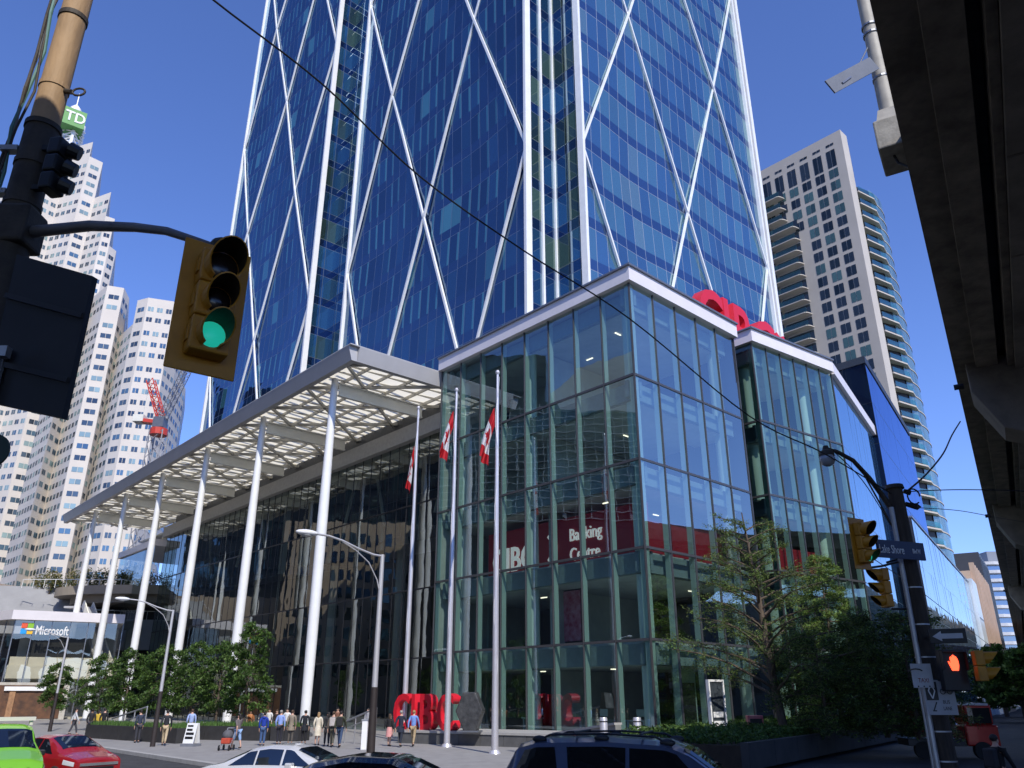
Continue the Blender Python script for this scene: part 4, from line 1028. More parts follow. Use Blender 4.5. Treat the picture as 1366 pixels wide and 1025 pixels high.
def left_corner():
    Y = 7.0; X = -5.15
    T = thing('utility_pole', (X, Y, 0), 'thick tan street pole at the left edge carrying cables and a signal arm', 'utility pole')
    m = MB(); m.tube([(X, Y, 0), (X, Y, 6), (X, Y, 16)], [.17, .155, .13], 24); pole = m.build('pole', M_rust, T, smooth='auto')
    m = MB(); zt = P(52, 170, Y).z; m.tube([(X, Y, 4.2), (X, Y, zt)], [.185, .17], 20); m.build('shade_sleeve', M_pdark, T, smooth='auto')  # dark sleeve paints the shade on the lower pole
    for py in (26, 118, 172, 222, 275, 300):
        z = P(72, py, Y).z; m = MB(); m.tube([(X, Y, z-.03), (X, Y, z+.03)], .185 if py > 150 else .158, 24); m.build('band', M_pdark if py != 118 else M_rust, T)
    z = P(72, 122, Y).z; m = MB()
    a = V((X+.15, Y-.03, z-.02)); m.tube([a, a+V((.08, -.01, -.02))], .03, 8)
    for k in range(12):
        t0, t1 = 2*pi*k/12, 2*pi*(k+1)/12; c = a+V((.17, -.02, -.03)); m.tube([c+V((.07*cos(t0), 0, .05*sin(t0))), c+V((.07*cos(t1), 0, .05*sin(t1)))], .012, 6)
    m.build('eye_hook', M_pdark, T)
    # cables running down the left side
    for k in range(4):
        m = MB(); pts = []
        for i in range(24):
            z = 15.5-i*.55; pts.append((X-.20-.02*k+.03*sin(i*1.7+k*2)-(.10*max(0, (9.5-z))/3 if z < 9.5 else 0), Y-.06+.03*cos(i*2.1+k), z))
        m.tube(pts, .014+.006*(k % 2), 6); m.build('cable', [M_pdark, mat('cable_teal', (.10, .22, .20), .5), mat('cable_grey', (.16, .16, .17), .5), M_pdark][k], T)
    for py in (205, 262, 322, 380, 440, 500):
        m = MB(); z = P(40, py, Y).z; m.box((X-.33, Y-.12, z-.03), (X-.14, Y-.02, z+.03)); m.build('cable_clamp', M_gal, T)
    # brackets + mast arm
    m = MB(); z = P(32, 308, Y).z; m.box((X-.24, Y-.2, z-.22), (X+.22, Y+.16, z+.22)); m.build('arm_bracket', M_pdark, T, bevel=.03)
    pa = [P(44, 309, 6.95), P(120, 301, 6.7), P(180, 303, 6.4), P(222, 308, 6.2), P(262, 321, 6.0), P(300, 334, 5.95)]
    m = MB(); m.tube(pa, [.062, .055, .046, .04, .034, .03], 14); m.build('mast_arm', mat('arm_grey', (.16, .15, .15), .5, .4, var=.2), T, smooth='auto')
    m = MB(); q = P(296, 326, 5.95); m.ball(q, .10, .08, .06, 12); m.ball(q+V((.06, 0, -.02)), .06, .05, .05, 10); m.build('arm_clamp', M_black, T)
    # the near traffic light
    c = P(279, 412, 5.72)
    signal('traffic_light', 'large amber traffic light hanging from the left mast arm with its green lamp lit', c, 53, .97, True, 0)
    # second signal head seen from behind, on the pole
    c = P(74, 222, 6.9)
    T2 = thing('rear_signal', c, 'dark silhouetted signal head strapped to the right side of the left pole', 'traffic light')
    m = MB(); F = Fr(c.x, c.y, 100, 1)
    for k in range(3): F.box(m, -.05, .10, -.10, .12, c.z-.34+k*.22, c.z-.14+k*.22)
    m.build('housing', M_black, T2, bevel=.02)
    for k in range(3):
        m = MB(); q = F.pt(.12, 0, c.z-.24+k*.22); m.tube([q, q+V((.10, .04, -.03))], [.09, .075], 12); m.build('visor', M_black, T2)
    m = MB(); m.box(c+V((-.18, -.03, .2)), c+V((0, .03, .26))); m.box(c+V((-.18, -.03, -.3)), c+V((0, .03, -.24))); m.build('bracket', M_black, T2)
    # back of the large board
    T3 = thing('sign_board', P(60, 450, 6.6), 'large black sign board seen from its back beside the left pole', 'sign')
    cs = [P(26, 341, 6.75), P(127, 370, 6.45), P(86, 559, 6.45), P(-18, 536, 6.75)]
    n_ = (cs[1]-cs[0]).cross(cs[3]-cs[0]).normalized()*.03
    m = MB(); m.hexa([p_-n_ for p_ in cs], [p_+n_ for p_ in cs]); m.build('panel', mat('board_back', (.012, .012, .014), .6, var=.3, scale=2), T3)
    for f in (.3, .75):
        m = MB(); m.bar(cs[0].lerp(cs[3], f)-n_*1.6, cs[1].lerp(cs[2], f)-n_*1.6, .03, .05); m.build('rail', M_black, T3)
    m = MB(); q = P(8, 472, 6.6); m.box(q-V((.05, .08, .05)), q+V((.05, 0, .05))); m.build('clamp', M_gal, T3)
    T4 = thing('round_sign', P(-8, 600, 6.5), 'dark round sign edge at the left frame edge below the board', 'sign')
    m = MB(); q = P(-12, 601, 6.6); m.tube([q, q+V((0, .02, 0))], .155, 28); m.build('disc', mat('sign_dark_green', (.01, .03, .02), .5, var=0), T4)
    m = MB(); m.tube([q+V((-.12, .05, -.2)), q+V((-.12, .05, 1.0))], .02, 6); m.build('strap', M_black, T4)
left_corner()
PX, PY = 7.95, 16.0
def right_corner():
    Y = PY; top = P(1195, 652, Y); X = PX
    T = thing('signal_pole', (X, Y, 0), 'dark wooden pole at the right carrying signals, street name sign and lamp arm', 'utility pole')
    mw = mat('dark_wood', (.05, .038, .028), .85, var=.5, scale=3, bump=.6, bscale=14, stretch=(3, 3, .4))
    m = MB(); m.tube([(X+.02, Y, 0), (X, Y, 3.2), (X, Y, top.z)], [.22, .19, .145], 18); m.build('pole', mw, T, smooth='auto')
    m = MB(); m.tube([(X, Y, top.z), (X, Y, top.z+.08)], [.19, .17], 14); m.build('cap', M_pdark, T)
    m = MB(); m.tube([(X-.21, Y-.12, .2), (X-.19, Y-.10, 3.4), (X-.17, Y-.06, top.z-.4)], .05, 8); m.build('conduit', M_gal, T)
    m = MB(); m.tube([(X-.24, Y-.02, .2), (X-.22, Y, 3.0)], .028, 8); m.build('conduit', M_gal, T)
    # steel climbing bands
    for z in (.5, 1.0, 1.5, 2.0, 2.45, 3.3, 3.9, 4.6):
        m = MB(); m.tube([(X, Y, z), (X, Y, z+.025)], .235-.013*z, 18); m.build('band', M_gal, T)
    # lamp arm (curving up and left) with its lamp
    pa = [P(1196, 688, Y), P(1180, 665, Y), P(1160, 638, Y-.2), P(1138, 614, Y-.4), P(1116, 602, Y-.6), P(1103, 599, Y-.7)]
    m = MB(); m.tube(pa, [.06, .055, .05, .045, .04, .04], 10); m.build('lamp_arm', M_pdark, T, smooth='auto')
    m = MB(); m.tube([P(1196, 712, Y), P(1172, 668, Y-.1), P(1150, 628, Y-.3)], .018, 6); m.build('brace', M_pdark, T)
    q = P(1102, 601, Y-.7)
    m = MB(); m.lathe((q.x, q.y, q.z), [(.05, .10), (.07, .02), (.13, -.02), (.155, -.12)], 16); lh = m.build('lamp_head', M_pdark, T, smooth='auto')
    m = MB(); m.lathe((q.x, q.y, q.z), [(.15, -.12), (.15, -.2), (.12, -.28), (.05, -.32)], 16)
    m.build('lamp_globe', mat('globe_glass', (.35, .38, .42), .1, var=0, spec=.8), lh, smooth=True)
    # insulators and cable loop
    for p_, q_ in (((1206, 655), (1214, 657)), ((1208, 672), (1222, 676)), ((1222, 674), (1226, 678))):
        m = MB(); m.tube([P(*p_, Y), P(*q_, Y)], [.05, .06], 8); m.build('insulator', M_black, T)
    m = MB(); c = P(1219, 662, Y)
    m.tube([c+V((.13*cos(t*.45), 0, .16*sin(t*.45))) for t in range(13)], .016, 6); m.build('cable_loop', M_black, T)
    # street-name blade
    a = P(1170, 731, Y-.75); b = P(1234, 744, Y-.32); S = thing('street_name_sign', a, 'dark blue street name blade with white lettering on the right signal pole', 'sign')
    d = (b-a); d.z = 0; az = math.degrees(atan2(d.x, d.y)); F = Fr(a.x, a.y, az, 1); L = d.length
    m = MB(); F.box(m, 0, L, -.02, .02, a.z-.17, a.z+.17); m.build('blade', mat('blade_blue', (.008, .014, .06), .4, var=0), S)
    text('Lake Shore', .23, .004, M_white, 'lettering', S, F.M(.03, .024, a.z-.08), sx=.60); text('Blvd W', .13, .004, M_white, 'lettering', S, F.M(L*.73, .024, a.z-.05), sx=.52)
    m = MB(); m.bar(F.pt(L*.45, -.03, a.z), V((X, Y, a.z)), .04, .05); m.build('bracket', M_black, S)
    # round-cornered regulatory sign left of it
    a = P(1152, 718, Y-.6); S = thing('turn_sign', a, 'small dark turn restriction sign between the amber signal and the street name blade', 'sign')
    F = Fr(a.x, a.y, az, 1); m = MB(); F.box(m, -.15, .16, -.015, .015, a.z-.27, a.z+.2); m.build('panel', mat('sign_shade', (.06, .05, .05), .5, var=0), S)
    m = MB(); m.tube([F.pt(.15*cos(t*pi/8)*.7, .03, a.z-.03+.15*sin(t*pi/8)) for t in range(17)], .018, 6); m.build('ring', mat('ring_red', (.25, .03, .02), .5, var=0), S)
    # amber heads
    c = P(1146, 725, Y-.9); signal('traffic_light', 'amber traffic light with backboard left of the blue street name blade', c, 60, .82, True, 0)
    m = MB(); m.tube([P(1160, 757, Y-.8), P(1176, 755, Y-.3), P(1203, 748, Y)], .022, 8); m.build('signal_bracket', M_black, T)
    c = P(1186, 784, Y-.2); signal('traffic_light', 'amber traffic light seen side-on with three hoods pointing left, below the street name blade', c, 175, .80, False, 9)
    m = MB(); m.tube([P(1183, 750, Y-.1), P(1196, 746, Y)], .022, 8); m.tube([P(1190, 812, Y-.1), P(1210, 812, Y)], .022, 8); m.build('signal_bracket', M_black, T)
    # lower cluster: one-way arrow, pedestrian hand, third amber head
    c = P(1299, 888, Y-.9); signal('traffic_light', 'amber two-lamp signal seen side-on with hoods pointing right beside the red hand', c, 15, .85, False, 9, n=2)
    a = P(1240, 849, Y-.6); b = P(1291, 856, Y-.9); d = b-a; d.z = 0; F = Fr(a.x, a.y, math.degrees(atan2(d.x, d.y)), 1); L = d.length
    S = thing('one_way_sign', a, 'black one-way sign with a white arrow pointing left above the red hand signal', 'sign')
    m = MB(); F.box(m, 0, L, -.015, .015, a.z-.13, a.z+.13); m.build('panel', M_black, S, bevel=.01)
    m = MB(); za = a.z
    pts = [(.05, 0), (.20, .09), (.20, .045), (L-.06, .045), (L-.06, -.045), (.20, -.045), (.20, -.09)]
    m.hexa([F.pt(x, .017, za+z) for x, z in pts], [F.pt(x, .021, za+z) for x, z in pts]); m.build('arrow', mat('arrow_white', (.55, .55, .55), .6, var=.1), S)
    m = MB(); m.bar(F.pt(.1, -.03, za), V((X, Y, za)), .03, .04); m.build('bracket', M_black, S)
    a = P(1257, 883, Y-.6); F = Fr(a.x, a.y, 95, 1); S = thing('pedestrian_signal', a, 'black pedestrian signal box with a glowing red hand under the one-way arrow', 'pedestrian signal')
    m = MB(); F.box(m, -.04, .40, -.16, .04, a.z-.50, a.z+.22); bx = m.build('housing', M_black, S, bevel=.02)
    mh = mat('hand_red', (1, .08, .03), emit=3.0, var=0)
    m = MB(); hz = a.z-.02; hx = .18
    prof = [(-.06, -.13), (.05, -.13), (.075, -.05), (.10, .03), (.085, .035), (.055, -.005), (.055, .10), (.035, .12), (.02, .10), (.01, .135), (-.01, .145), (-.025, .13), (-.035, .12), (-.055, .115), (-.065, .09), (-.08, .06), (-.085, -.03), (-.075, -.08)]
    m.hexa([F.pt(hx-x, .045, hz+z) for x, z in prof], [F.pt(hx-x, .055, hz+z) for x, z in prof]); m.build('hand_symbol', mh, S)
    m = MB(); F.box(m, -.02, .38, .04, .17, a.z+.17, a.z+.20); F.box(m, -.035, -.02, .04, .15, a.z-.14, a.z+.2); F.box(m, .38, .395, .04, .15, a.z-.14, a.z+.2); m.build('hood', M_black, S)
    m = MB(); m.bar(F.pt(0, -.1, a.z-.3), V((X, Y, a.z-.3)), .04, .04); m.build('bracket', M_black, S)
    # parking/lane plates on the pole
    def plate(name, label, px, py, w_, h_, fn, base=(.5, .5, .5)):
        a = P(px, py, Y-.32); F = Fr(a.x, a.y, 97, 1); S = thing(name, a, label, 'sign')
        m = MB(); F.box(m, -w_/2, w_/2, -.01, .01, a.z-h_/2, a.z+h_/2); m.build('panel', mat(name+'_face', base, .6, var=.1), S); fn(F, a, S)
    def f1(F, a, S):
        m = MB(); m.tube([F.pt(-.1+.13*cos(t*pi/6), .02, a.z+.05+.07*sin(t*pi/6)) for t in range(1, 6)], .012, 5); m.build('arrow_arc', M_black, S)
        text('TAXI', .11, .002, bpy.data.materials['ring_red'], 'lettering', S, F.M(-.09, .014, a.z-.12), sx=.8)
        for k in (-1, 0, 1): m = MB(); F.box(m, k*.10-.012, k*.10+.012, .011, .014, a.z-.2, a.z-.175); m.build('dot', M_black, S)
    plate('taxi_zone_plate', 'small white plate with red lettering on the right pole below the signals', 1230, 901, .36, .42, f1)
    def f2(F, a, S):
        m = MB(); F.box(m, -.24, -.03, .011, .016, a.z-.05, a.z+.27); m.build('diamond_panel', M_black, S)
        m = MB()
        for (x0, z0), (x1, z1) in (((-.135, .24), (-.19, .11)), ((-.19, .11), (-.135, -.02)), ((-.135, -.02), (-.08, .11)), ((-.08, .11), (-.135, .24))): m.bar(F.pt(x0, .02, a.z+z0), F.pt(x1, .02, a.z+z1), .02, .006, up=F.n)
        m.build('diamond', M_white, S)
        m = MB(); m.bar(F.pt(-.08, .02, a.z-.08), F.pt(-.15, .02, a.z-.22), .02, .006, up=F.n); F.box(m, -.17, -.1, .015, .02, a.z-.24, a.z-.22); m.build('arrow', M_black, S)
        m = MB()
        for cx in (.06, .18): m.tube([F.pt(cx+.045*cos(t*pi/5), .02, a.z+.10+.045*sin(t*pi/5)) for t in range(11)], .007, 4)
        m.bar(F.pt(.06, .02, a.z+.10), F.pt(.12, .02, a.z+.17), .01, .006, up=F.n); m.bar(F.pt(.12, .02, a.z+.17), F.pt(.18, .02, a.z+.10), .01, .006, up=F.n); m.build('bicycle_symbol', M_black, S)
        text('BUS', .09, .002, M_black, 'lettering', S, F.M(.03, .014, a.z-.11), sx=.8); text('LANE', .09, .002, M_black, 'lettering', S, F.M(.02, .014, a.z-.22), sx=.7)
    plate('lane_sign', 'white lane sign with black diamond panel and bicycle symbol on the right pole', 1254, 930, .54, .60, f2, (.42, .42, .42))
right_corner()
def wires():
    Y = PY; mw = mat('wire_black', (.01, .01, .012), .5, var=0)
    def wire(lbl, pts, r):
        m = MB(); q = []
        for i in range(len(pts)-1):
            for k in range(6):
                t = k/6; p0 = V(pts[max(i-1, 0)]); p1 = V(pts[i]); p2 = V(pts[i+1]); p3 = V(pts[min(i+2, len(pts)-1)])
                q.append(.5*((2*p1)+(-p0+p2)*t+(2*p0-5*p1+4*p2-p3)*t*t+(-p0+3*p1-3*p2+p3)*t**3))
        q.append(V(pts[-1])); m.tube(q, r, 6); o = m.build('overhead_wire', mw); tag(o, lbl, 'wire')
    wire('long black wire crossing the sky and towers diagonally down to the right pole', [P(180, -90, 6.2), P(285, 0, 7), P(430, 112, 8.2), P(560, 235, 9.5), P(700, 335, 10.8), P(840, 425, 12.2), P(1000, 555, 14), P(1100, 605, 15), P(1195, 662, 16)], .013)
    wire('thin black wire running level from the right pole into the expressway', [P(1206, 656, Y), P(1240, 654, Y-.3), P(1290, 653, Y-.6), P(1366, 655, Y-1), P(1500, 665, Y-2)], .010)
    wire('thin wire sloping gently right from the insulators toward the expressway column', [P(1225, 677, Y), P(1280, 681, Y+2), P(1330, 690, Y+4), P(1390, 700, Y+6)], .008)
    wire('thick black cable curving from the right pole up to the expressway edge', [P(1210, 655, Y), P(1235, 633, Y+1), P(1258, 605, Y+3), P(1270, 580, Y+5), P(1281, 562, Y+8)], .020)
    wire('thin wire descending right across the mirror hall behind the right pole', [P(1165, 745, Y+2), P(1230, 790, Y+8), P(1300, 845, Y+18), P(1330, 868, Y+26)], .010)
    wire('thin black wire fanning left from the lamp arm down to the pole', [P(1108, 598, Y-.7), P(1150, 640, Y-.4), P(1188, 700, Y-.1)], .010)
wires()
# ================================================================ FLAGPOLES AND FLAGS
M_pole = mat('flagpole_metal', (.62, .60, .62), .35, .5, var=.05)
LEAF = [(0, 1), (.14, .66), (.32, .76), (.24, .34), (.46, .52), (.52, .40), (.80, .44), (.70, .22), (.84, .10), (.44, -.18), (.50, -.38), (.06, -.32), (.04, -.72), (-.04, -.72), (-.06, -.32), (-.50, -.38), (-.44, -.18), (-.84, .10), (-.70, .22), (-.80, .44), (-.52, .40), (-.46, .52), (-.24, .34), (-.32, .76), (-.14, .66)]
def in_leaf(x, y):
    c = False; j = len(LEAF)-1
    for i in range(len(LEAF)):
        xi, yi = LEAF[i]; xj, yj = LEAF[j]
        if (yi > y) != (yj > y) and x < (xj-xi)*(y-yi)/(yj-yi)+xi: c = not c
        j = i
    return c
def flags():
    spec = [((-.80, 40.5), 19.3, 'nearest and rightmost tall silver flagpole before the corner podium', 'limp red and white maple leaf flag on the rightmost flagpole', 544, 3.5),
            ((-3.47, 46.0), 20.4, 'middle tall silver flagpole in the row of three', 'twisted limp red and white maple leaf flag on the middle flagpole', 548, 3.6),
            ((-6.5, 51.5), 21.2, 'leftmost tall silver flagpole in the row, half in front of the hall', 'narrow furled red flag on the leftmost flagpole', 595, 3.4)]
    mr = mat('flag_red', (.58, .012, .02), .7, var=.1, scale=3, trans=.35); mwt = mat('flag_white', (.8, .8, .8), .7, var=.05, trans=.35)
    for k, ((x, y), h, lp, lf, py, ln) in enumerate(spec):
        T = thing('flagpole', (x, y, .15), lp, 'flagpole', 'flagpoles in a row before the podium')
        m = MB(); m.tube([(x, y, .15), (x, y, h*.5), (x, y, h)], [.17, .135, .07], 18); m.build('pole', M_pole, T, smooth='auto')
        m = MB(); m.tube([(x, y, h), (x, y, h+.10), (x, y, h+.22)], [.10, .13, .08], 14); m.build('finial', M_pole, T)
        m = MB(); m.tube([(x, y, .152), (x, y, .3)], [.3, .22], 18); m.build('base_collar', M_pole, T)
        m = MB(); q = [V((x+.10*cos(i*.9), y-.12, h-.2-i*(h-2)/24)) for i in range(24)]; m.tube(q, .012, 5); m.build('halyard', M_white, T)
        # flag cloth hanging limp: fly end droops down beside the pole
        zt = P(0, py, y).z; nu, nv = 60, 30; W_, Hh = 3.4, 1.75
        m = MB(); grid = {}
        wid = (.85, .85, .42)[k]
        for i in range(nu+1):
            for j in range(nv+1):
                u = i/nu; v = j/nv
                # v: along the hoist (0 top), u: out along the fly, falling almost straight down
                fall = u*W_*.80
                drop = v*Hh*(1-.45*u)
                out = (.06+wid*(u**.75)*(1-.35*v)+.10*u)
                fold = .16*sin(v*9+u*3+k*1.3)*min(1, u*4)+.06*sin(v*21+u*5)*min(1, u*3)
                grid[i, j] = V((x-.10-out*(.9-.25*v)-.10*sin(v*7+u*4+k)*u, y-.05+fold, zt-fall-drop*.62))
        for i in range(nu):
            for j in range(nv):
                u = (i+.5)/nu; v = (j+.5)/nv
                red = u < .25 or u > .75 or in_leaf((v-.5)*1/.44*-1 if False else (u-.5)*2/.44, (.5-v)*1/.44)
                m.face([grid[i, j], grid[i+1, j], grid[i+1, j+1], grid[i, j+1]], 0 if red else 1)
        o = m.build('flag', [mr, mwt], smooth=True); tag(o, lf, 'flag')
flags()
# ================================================================ STREET LAMPS
def street_lamps():
    me = mat('lamp_pole_metal', (.55, .54, .54), .45, .4, var=.06)
    spec = [((-4.4, 27.0), 7.1, 'nearest curved-arm street lamp, its head before the first canopy column'),
            ((-19.2, 46.2), 7.2, 'middle curved-arm street lamp rising from the planted kerb among the trees'),
            ((-35.5, 66), 7.1, 'farthest curved-arm street lamp by the glazed pavilion at left')]
    for (x, y), h, lb in spec:
        T = thing('street_lamp', (x, y, .15), lb, 'street lamp', 'street lamps along the side street')
        d = V((-.80, -.60, 0))
        m = MB(); m.tube([(x, y, .15), (x, y, 2.9)], [.14, .11], 14); m.build('lower_pole', mat('lamp_base_black', (.03, .022, .02), .6, var=.2), T, smooth='auto')
        m = MB(); m.tube([(x, y, 2.9), (x, y, h)], [.095, .07], 14); m.build('pole', me, T, smooth='auto')
        b = V((x, y, h-.05))
        pts = [b, b+d*.35+V((0, 0, .02)), b+d*.9+V((0, 0, .16)), b+d*1.5+V((0, 0, .36)), b+d*2.0+V((0, 0, .46)), b+d*2.5+V((0, 0, .48))]
        m = MB(); m.tube(pts, .035, 8); m.build('arm', me, T, smooth='auto')
        pts = [b+V((0, 0, -1.3)), b+d*.15+V((0, 0, -.8)), b+d*.5+V((0, 0, -.25)), b+d*1.0+V((0, 0, .10)), b+d*1.5+V((0, 0, .33))]
        m = MB(); m.tube(pts, .02, 6); m.build('arm_brace', me, T, smooth='auto')
        c = b+d*2.75+V((0, 0, .48)); m = MB(); m.ball((0, 0, 0), .40, .15, .10, 14)
        m.xform(Matrix.Translation(c) @ Matrix.Rotation(atan2(d.y, d.x), 4, 'Z')); hd = m.build('head', M_white, T, smooth=True)
        m = MB(); m.ball((0, 0, 0), .22, .11, .07, 12); m.xform(Matrix.Translation(c+V((0, 0, -.07))) @ Matrix.Rotation(atan2(d.y, d.x), 4, 'Z')); m.build('lens', mat('lamp_lens', (.4, .4, .38), .2, var=0), hd, smooth=True)
street_lamps()
# ================================================================ PLAZA OBJECTS
def plaza():
    T = thing('low_wall', P(600, 990, 48), 'low grey granite wall carrying the red letters behind the flagpoles', 'wall')
    mg = mat('granite_panel', (.10, .10, .10), .5, var=.2, scale=2); mc = mat('wall_cap', (.36, .35, .33), .7, var=.1)
    F = Fr(-6.6, 49.8, 122, 1)
    for k in range(7):
        m = MB(); F.box(m, k*1.45, k*1.45+1.43, -4, 0, .15, .72); m.build('panel', mg, T)
    m = MB(); F.box(m, -.05, 10.2, -4.05, .06, .722, .84); m.build('coping', mc, T)
    T = thing('ramp_wall', F.pt(10.3), 'sloping pale capped wall rising right toward the bollards', 'wall')
    a = F.pt(10.25, 0); e = V((4.6, 38.2, 0))
    m = MB(); dd = (e-a); s = V((-dd.y, dd.x, 0)).normalized()*.3
    m.hexa([a+s*0+V((0, 0, .15)), e+V((0, 0, .15)), e+s+V((0, 0, .15)), a+s+V((0, 0, .15))], [a+V((0, 0, .8)), e+V((0, 0, 1.45)), e+s+V((0, 0, 1.45)), a+s+V((0, 0, .8))]); m.build('wall', mat('ramp_stone', (.2, .2, .19), .7, var=.15), T)
    m = MB(); u = s.normalized()*.05
    m.hexa([a-u+V((0, 0, .803)), e-u+V((0, 0, 1.453)), e+s+u+V((0, 0, 1.453)), a+s+u+V((0, 0, .803))], [a-u+V((0, 0, .9)), e-u+V((0, 0, 1.55)), e+s+u+V((0, 0, 1.55)), a+s+u+V((0, 0, .9))]); m.build('coping', mc, T)
    # red letters
    F2 = Fr(-7.0, 51.6, 128, 1)
    T = thing('plaza_letters', F2.pt(2, 0, .84), 'bright red freestanding bank letters on the low wall behind the blue-shirted man', 'sign')
    x = 0
    for ch, w_ in (('C', 1.45), ('I', .7), ('B', 1.4), ('C', 1.45)):
        text(ch, 2.75, .32, M_red, 'letter', T, F2.M(x, 0, .86), bold=.05, sx=.72); x += w_
    # wrapped hexagon sculpture
    c = P(627, 960, 46.6); F3 = Fr(c.x, c.y, 105, 1)
    T = thing('wrapped_sculpture', (c.x, c.y, .84), 'upright hexagon sculpture wrapped in grey black plastic beside the red letters', 'sculpture')
    hx = [(0, 1.02), (.38, 1.02), (.80, .10), (.42, -.98), (-.30, -.98), (-.80, .05), (-.36, 1.02)]
    mt = mat('plastic_wrap', (.05, .05, .05), .35, var=.6, scale=3, bump=1.0, bscale=5)
    bm = [F3.pt(x, -.28, 1.85+z) for x, z in hx]; tp = [F3.pt(x*.96, .28, 1.85+z*.97) for x, z in hx]
    m = MB(); m.hexa(bm, tp); m.build('wrapped_body', mt, T, bevel=.05)
    m = MB(); F3.box(m, -.6, .6, -.4, .4, .845, .93); m.build('base', M_alum, T)
    for px, lb in ((806, 'left of two round steel bollards above the parked wagon roof'), (851, 'right of two round steel bollards above the parked wagon roof')):
        c = P(px, 985, 37); T = thing('bollard', (c.x, c.y, .15), lb, 'bollard', 'steel bollards on the plaza')
        m = MB(); m.lathe((c.x, c.y, .15), [(.17, 0), (.17, 1.6), (.15, 1.64)], 18); m.build('post', M_pole, T, smooth='auto')
        m = MB(); m.lathe((c.x, c.y, .15), [(.175, 1.45), (.175, 1.5)], 18); m.build('ring', M_dark, T)
    # information totem, pink box
    c = P(957, 950, 41); F4 = Fr(c.x, c.y, 60, 1); T = thing('info_totem', (c.x, c.y, .15), 'tall white framed information totem beside the podium behind the hedge', 'kiosk')
    m = MB(); F4.box(m, -.5, -.42, -.1, .1, .15, 3.4); F4.box(m, .42, .5, -.1, .1, .15, 3.4); F4.box(m, -.42, .42, -.1, .1, 3.3, 3.4); m.build('frame', M_white, T)
    m = MB(); F4.box(m, -.42, .42, -.06, .05, .2, 3.29); m.build('panel', mat('totem_dark', (.05, .06, .07), .2, var=.2), T)
    for z in (1.3, 1.7): m = MB(); F4.box(m, -.32, .32, .055, .07, z, z+.25); m.build('notice', M_white, T)
    c = P(1007, 965, 43); T = thing('newspaper_box', (c.x, c.y, .15), 'bright pink and red newspaper box at the foot of the podium right end', 'box')
    mp = mat('pink_print', (.65, .02, .12), .5, c2=(.75, .35, .3), scale=3, var=.2)
    m = MB(); m.box((c.x-.38, c.y-.25, .3), (c.x+.38, c.y+.25, 1.75)); m.build('cabinet', mp, T, bevel=.03)
    m = MB(); m.box((c.x-.3, c.y-.27, 1.2), (c.x+.3, c.y-.252, 1.6)); m.build('window', M_dark, T)
    m = MB(); m.box((c.x-.2, c.y-.2, .15), (c.x+.2, c.y+.2, .3)); m.build('pedestal', M_dark, T)
    # utility post, ramp railing
    c = P(486, 985, 43.5); T = thing('utility_box', (c.x, c.y, .15), 'short white utility post beside the nearest street lamp foot', 'utility box')
    m = MB(); m.box((c.x-.14, c.y-.14, .15), (c.x+.14, c.y+.14, 1.5)); m.build('body', M_white, T, bevel=.02)
    m = MB(); m.box((c.x-.17, c.y-.17, 1.5), (c.x+.17, c.y+.17, 1.56)); m.build('lid', M_gal, T)
    for (ax, ay), (bx, by), lb in (((460, 985, ), (500, 985), 'steel ramp railing between the nearest lamp and the crowd'), ((145, 985), (190, 985), 'glass-sided ramp railing by the kerb at left')):
        Y = 50 if ax > 300 else 56; a = P(ax, ay, Y); b = P(bx, by, Y-3); T = thing('ramp_railing', (a.x, a.y, .15), lb, 'railing')
        for k in range(4):
            p_ = a.lerp(b, k/3); m = MB(); m.tube([(p_.x, p_.y, .15), (p_.x, p_.y, 1.3+.25*k)], .04, 8); m.build('post', M_gal, T)
        m = MB(); m.tube([(a.x, a.y, 1.3), (b.x, b.y, 2.05)], .05, 8); m.tube([(a.x, a.y, .9), (b.x, b.y, 1.65)], .03, 8); m.build('handrail', M_gal, T)
    # folding sign on the kerb
    c = P(255, 990, 46.5); T = thing('sandwich_board', (c.x, c.y, .15), 'white sandwich board with black text blocks standing on the side street', 'sign')
    F5 = Fr(c.x, c.y, 105, 1)
    for s_ in (1, -1):
        m = MB(); m.hexa([F5.pt(-.32, .26*s_, .3), F5.pt(.32, .26*s_, .3), F5.pt(.32, .30*s_, .3), F5.pt(-.32, .30*s_, .3)], [F5.pt(-.32, .04*s_, 1.3), F5.pt(.32, .04*s_, 1.3), F5.pt(.32, .08*s_, 1.3), F5.pt(-.32, .08*s_, 1.3)]); pn = m.build('panel', M_white, T)
        if s_ > 0:
            for z, h in ((1.12, .08), (.92, .10), (.72, .12), (.52, .12)):
                o = .08+(1.3-z)*.22; m = MB(); F5.box(m, -.24, .24 if h > .1 else .1, o+.002, o+.016, z, z+h); m.build('text_block', M_black, pn)
    m = MB(); F5.box(m, -.4, .4, -.36, .36, .15, .28); m.build('base', mat('board_base', (.18, .19, .22), .6), T)
    # planters on the left
    mp = mat('planter_black', (.035, .034, .034), .5, var=.2)
    mgr = mat('planter_grass', (.05, .11, .02), .8, c2=(.10, .20, .04), scale=6, trans=.2)
    for (pa, Ya), (pb, Yb), lb in (((232, 54), (355, 52), 'long black planter box with grass below the nearest small trees'), ((112, 56), (235, 49), 'black planter box along the kerb under the farther small trees'), ((360, 52), (398, 51.5), 'short black planter box behind the waiting crowd')):
        a = P(pa, 985, Ya); b = P(pb, 985, Yb); d = (b-a); d.z = 0; az = math.degrees(atan2(d.x, d.y)); F6 = Fr(a.x, a.y, az, 1)
        T = thing('planter_box', (a.x, a.y, .15), lb, 'planter'); L = d.length
        for k in range(max(2, int(L/2))):
            s_ = L/max(2, int(L/2)); m = MB(); F6.box(m, k*s_, (k+1)*s_-.03, -1.4, 0, .15, .95); m.build('panel', mp, T)
        m = MB()
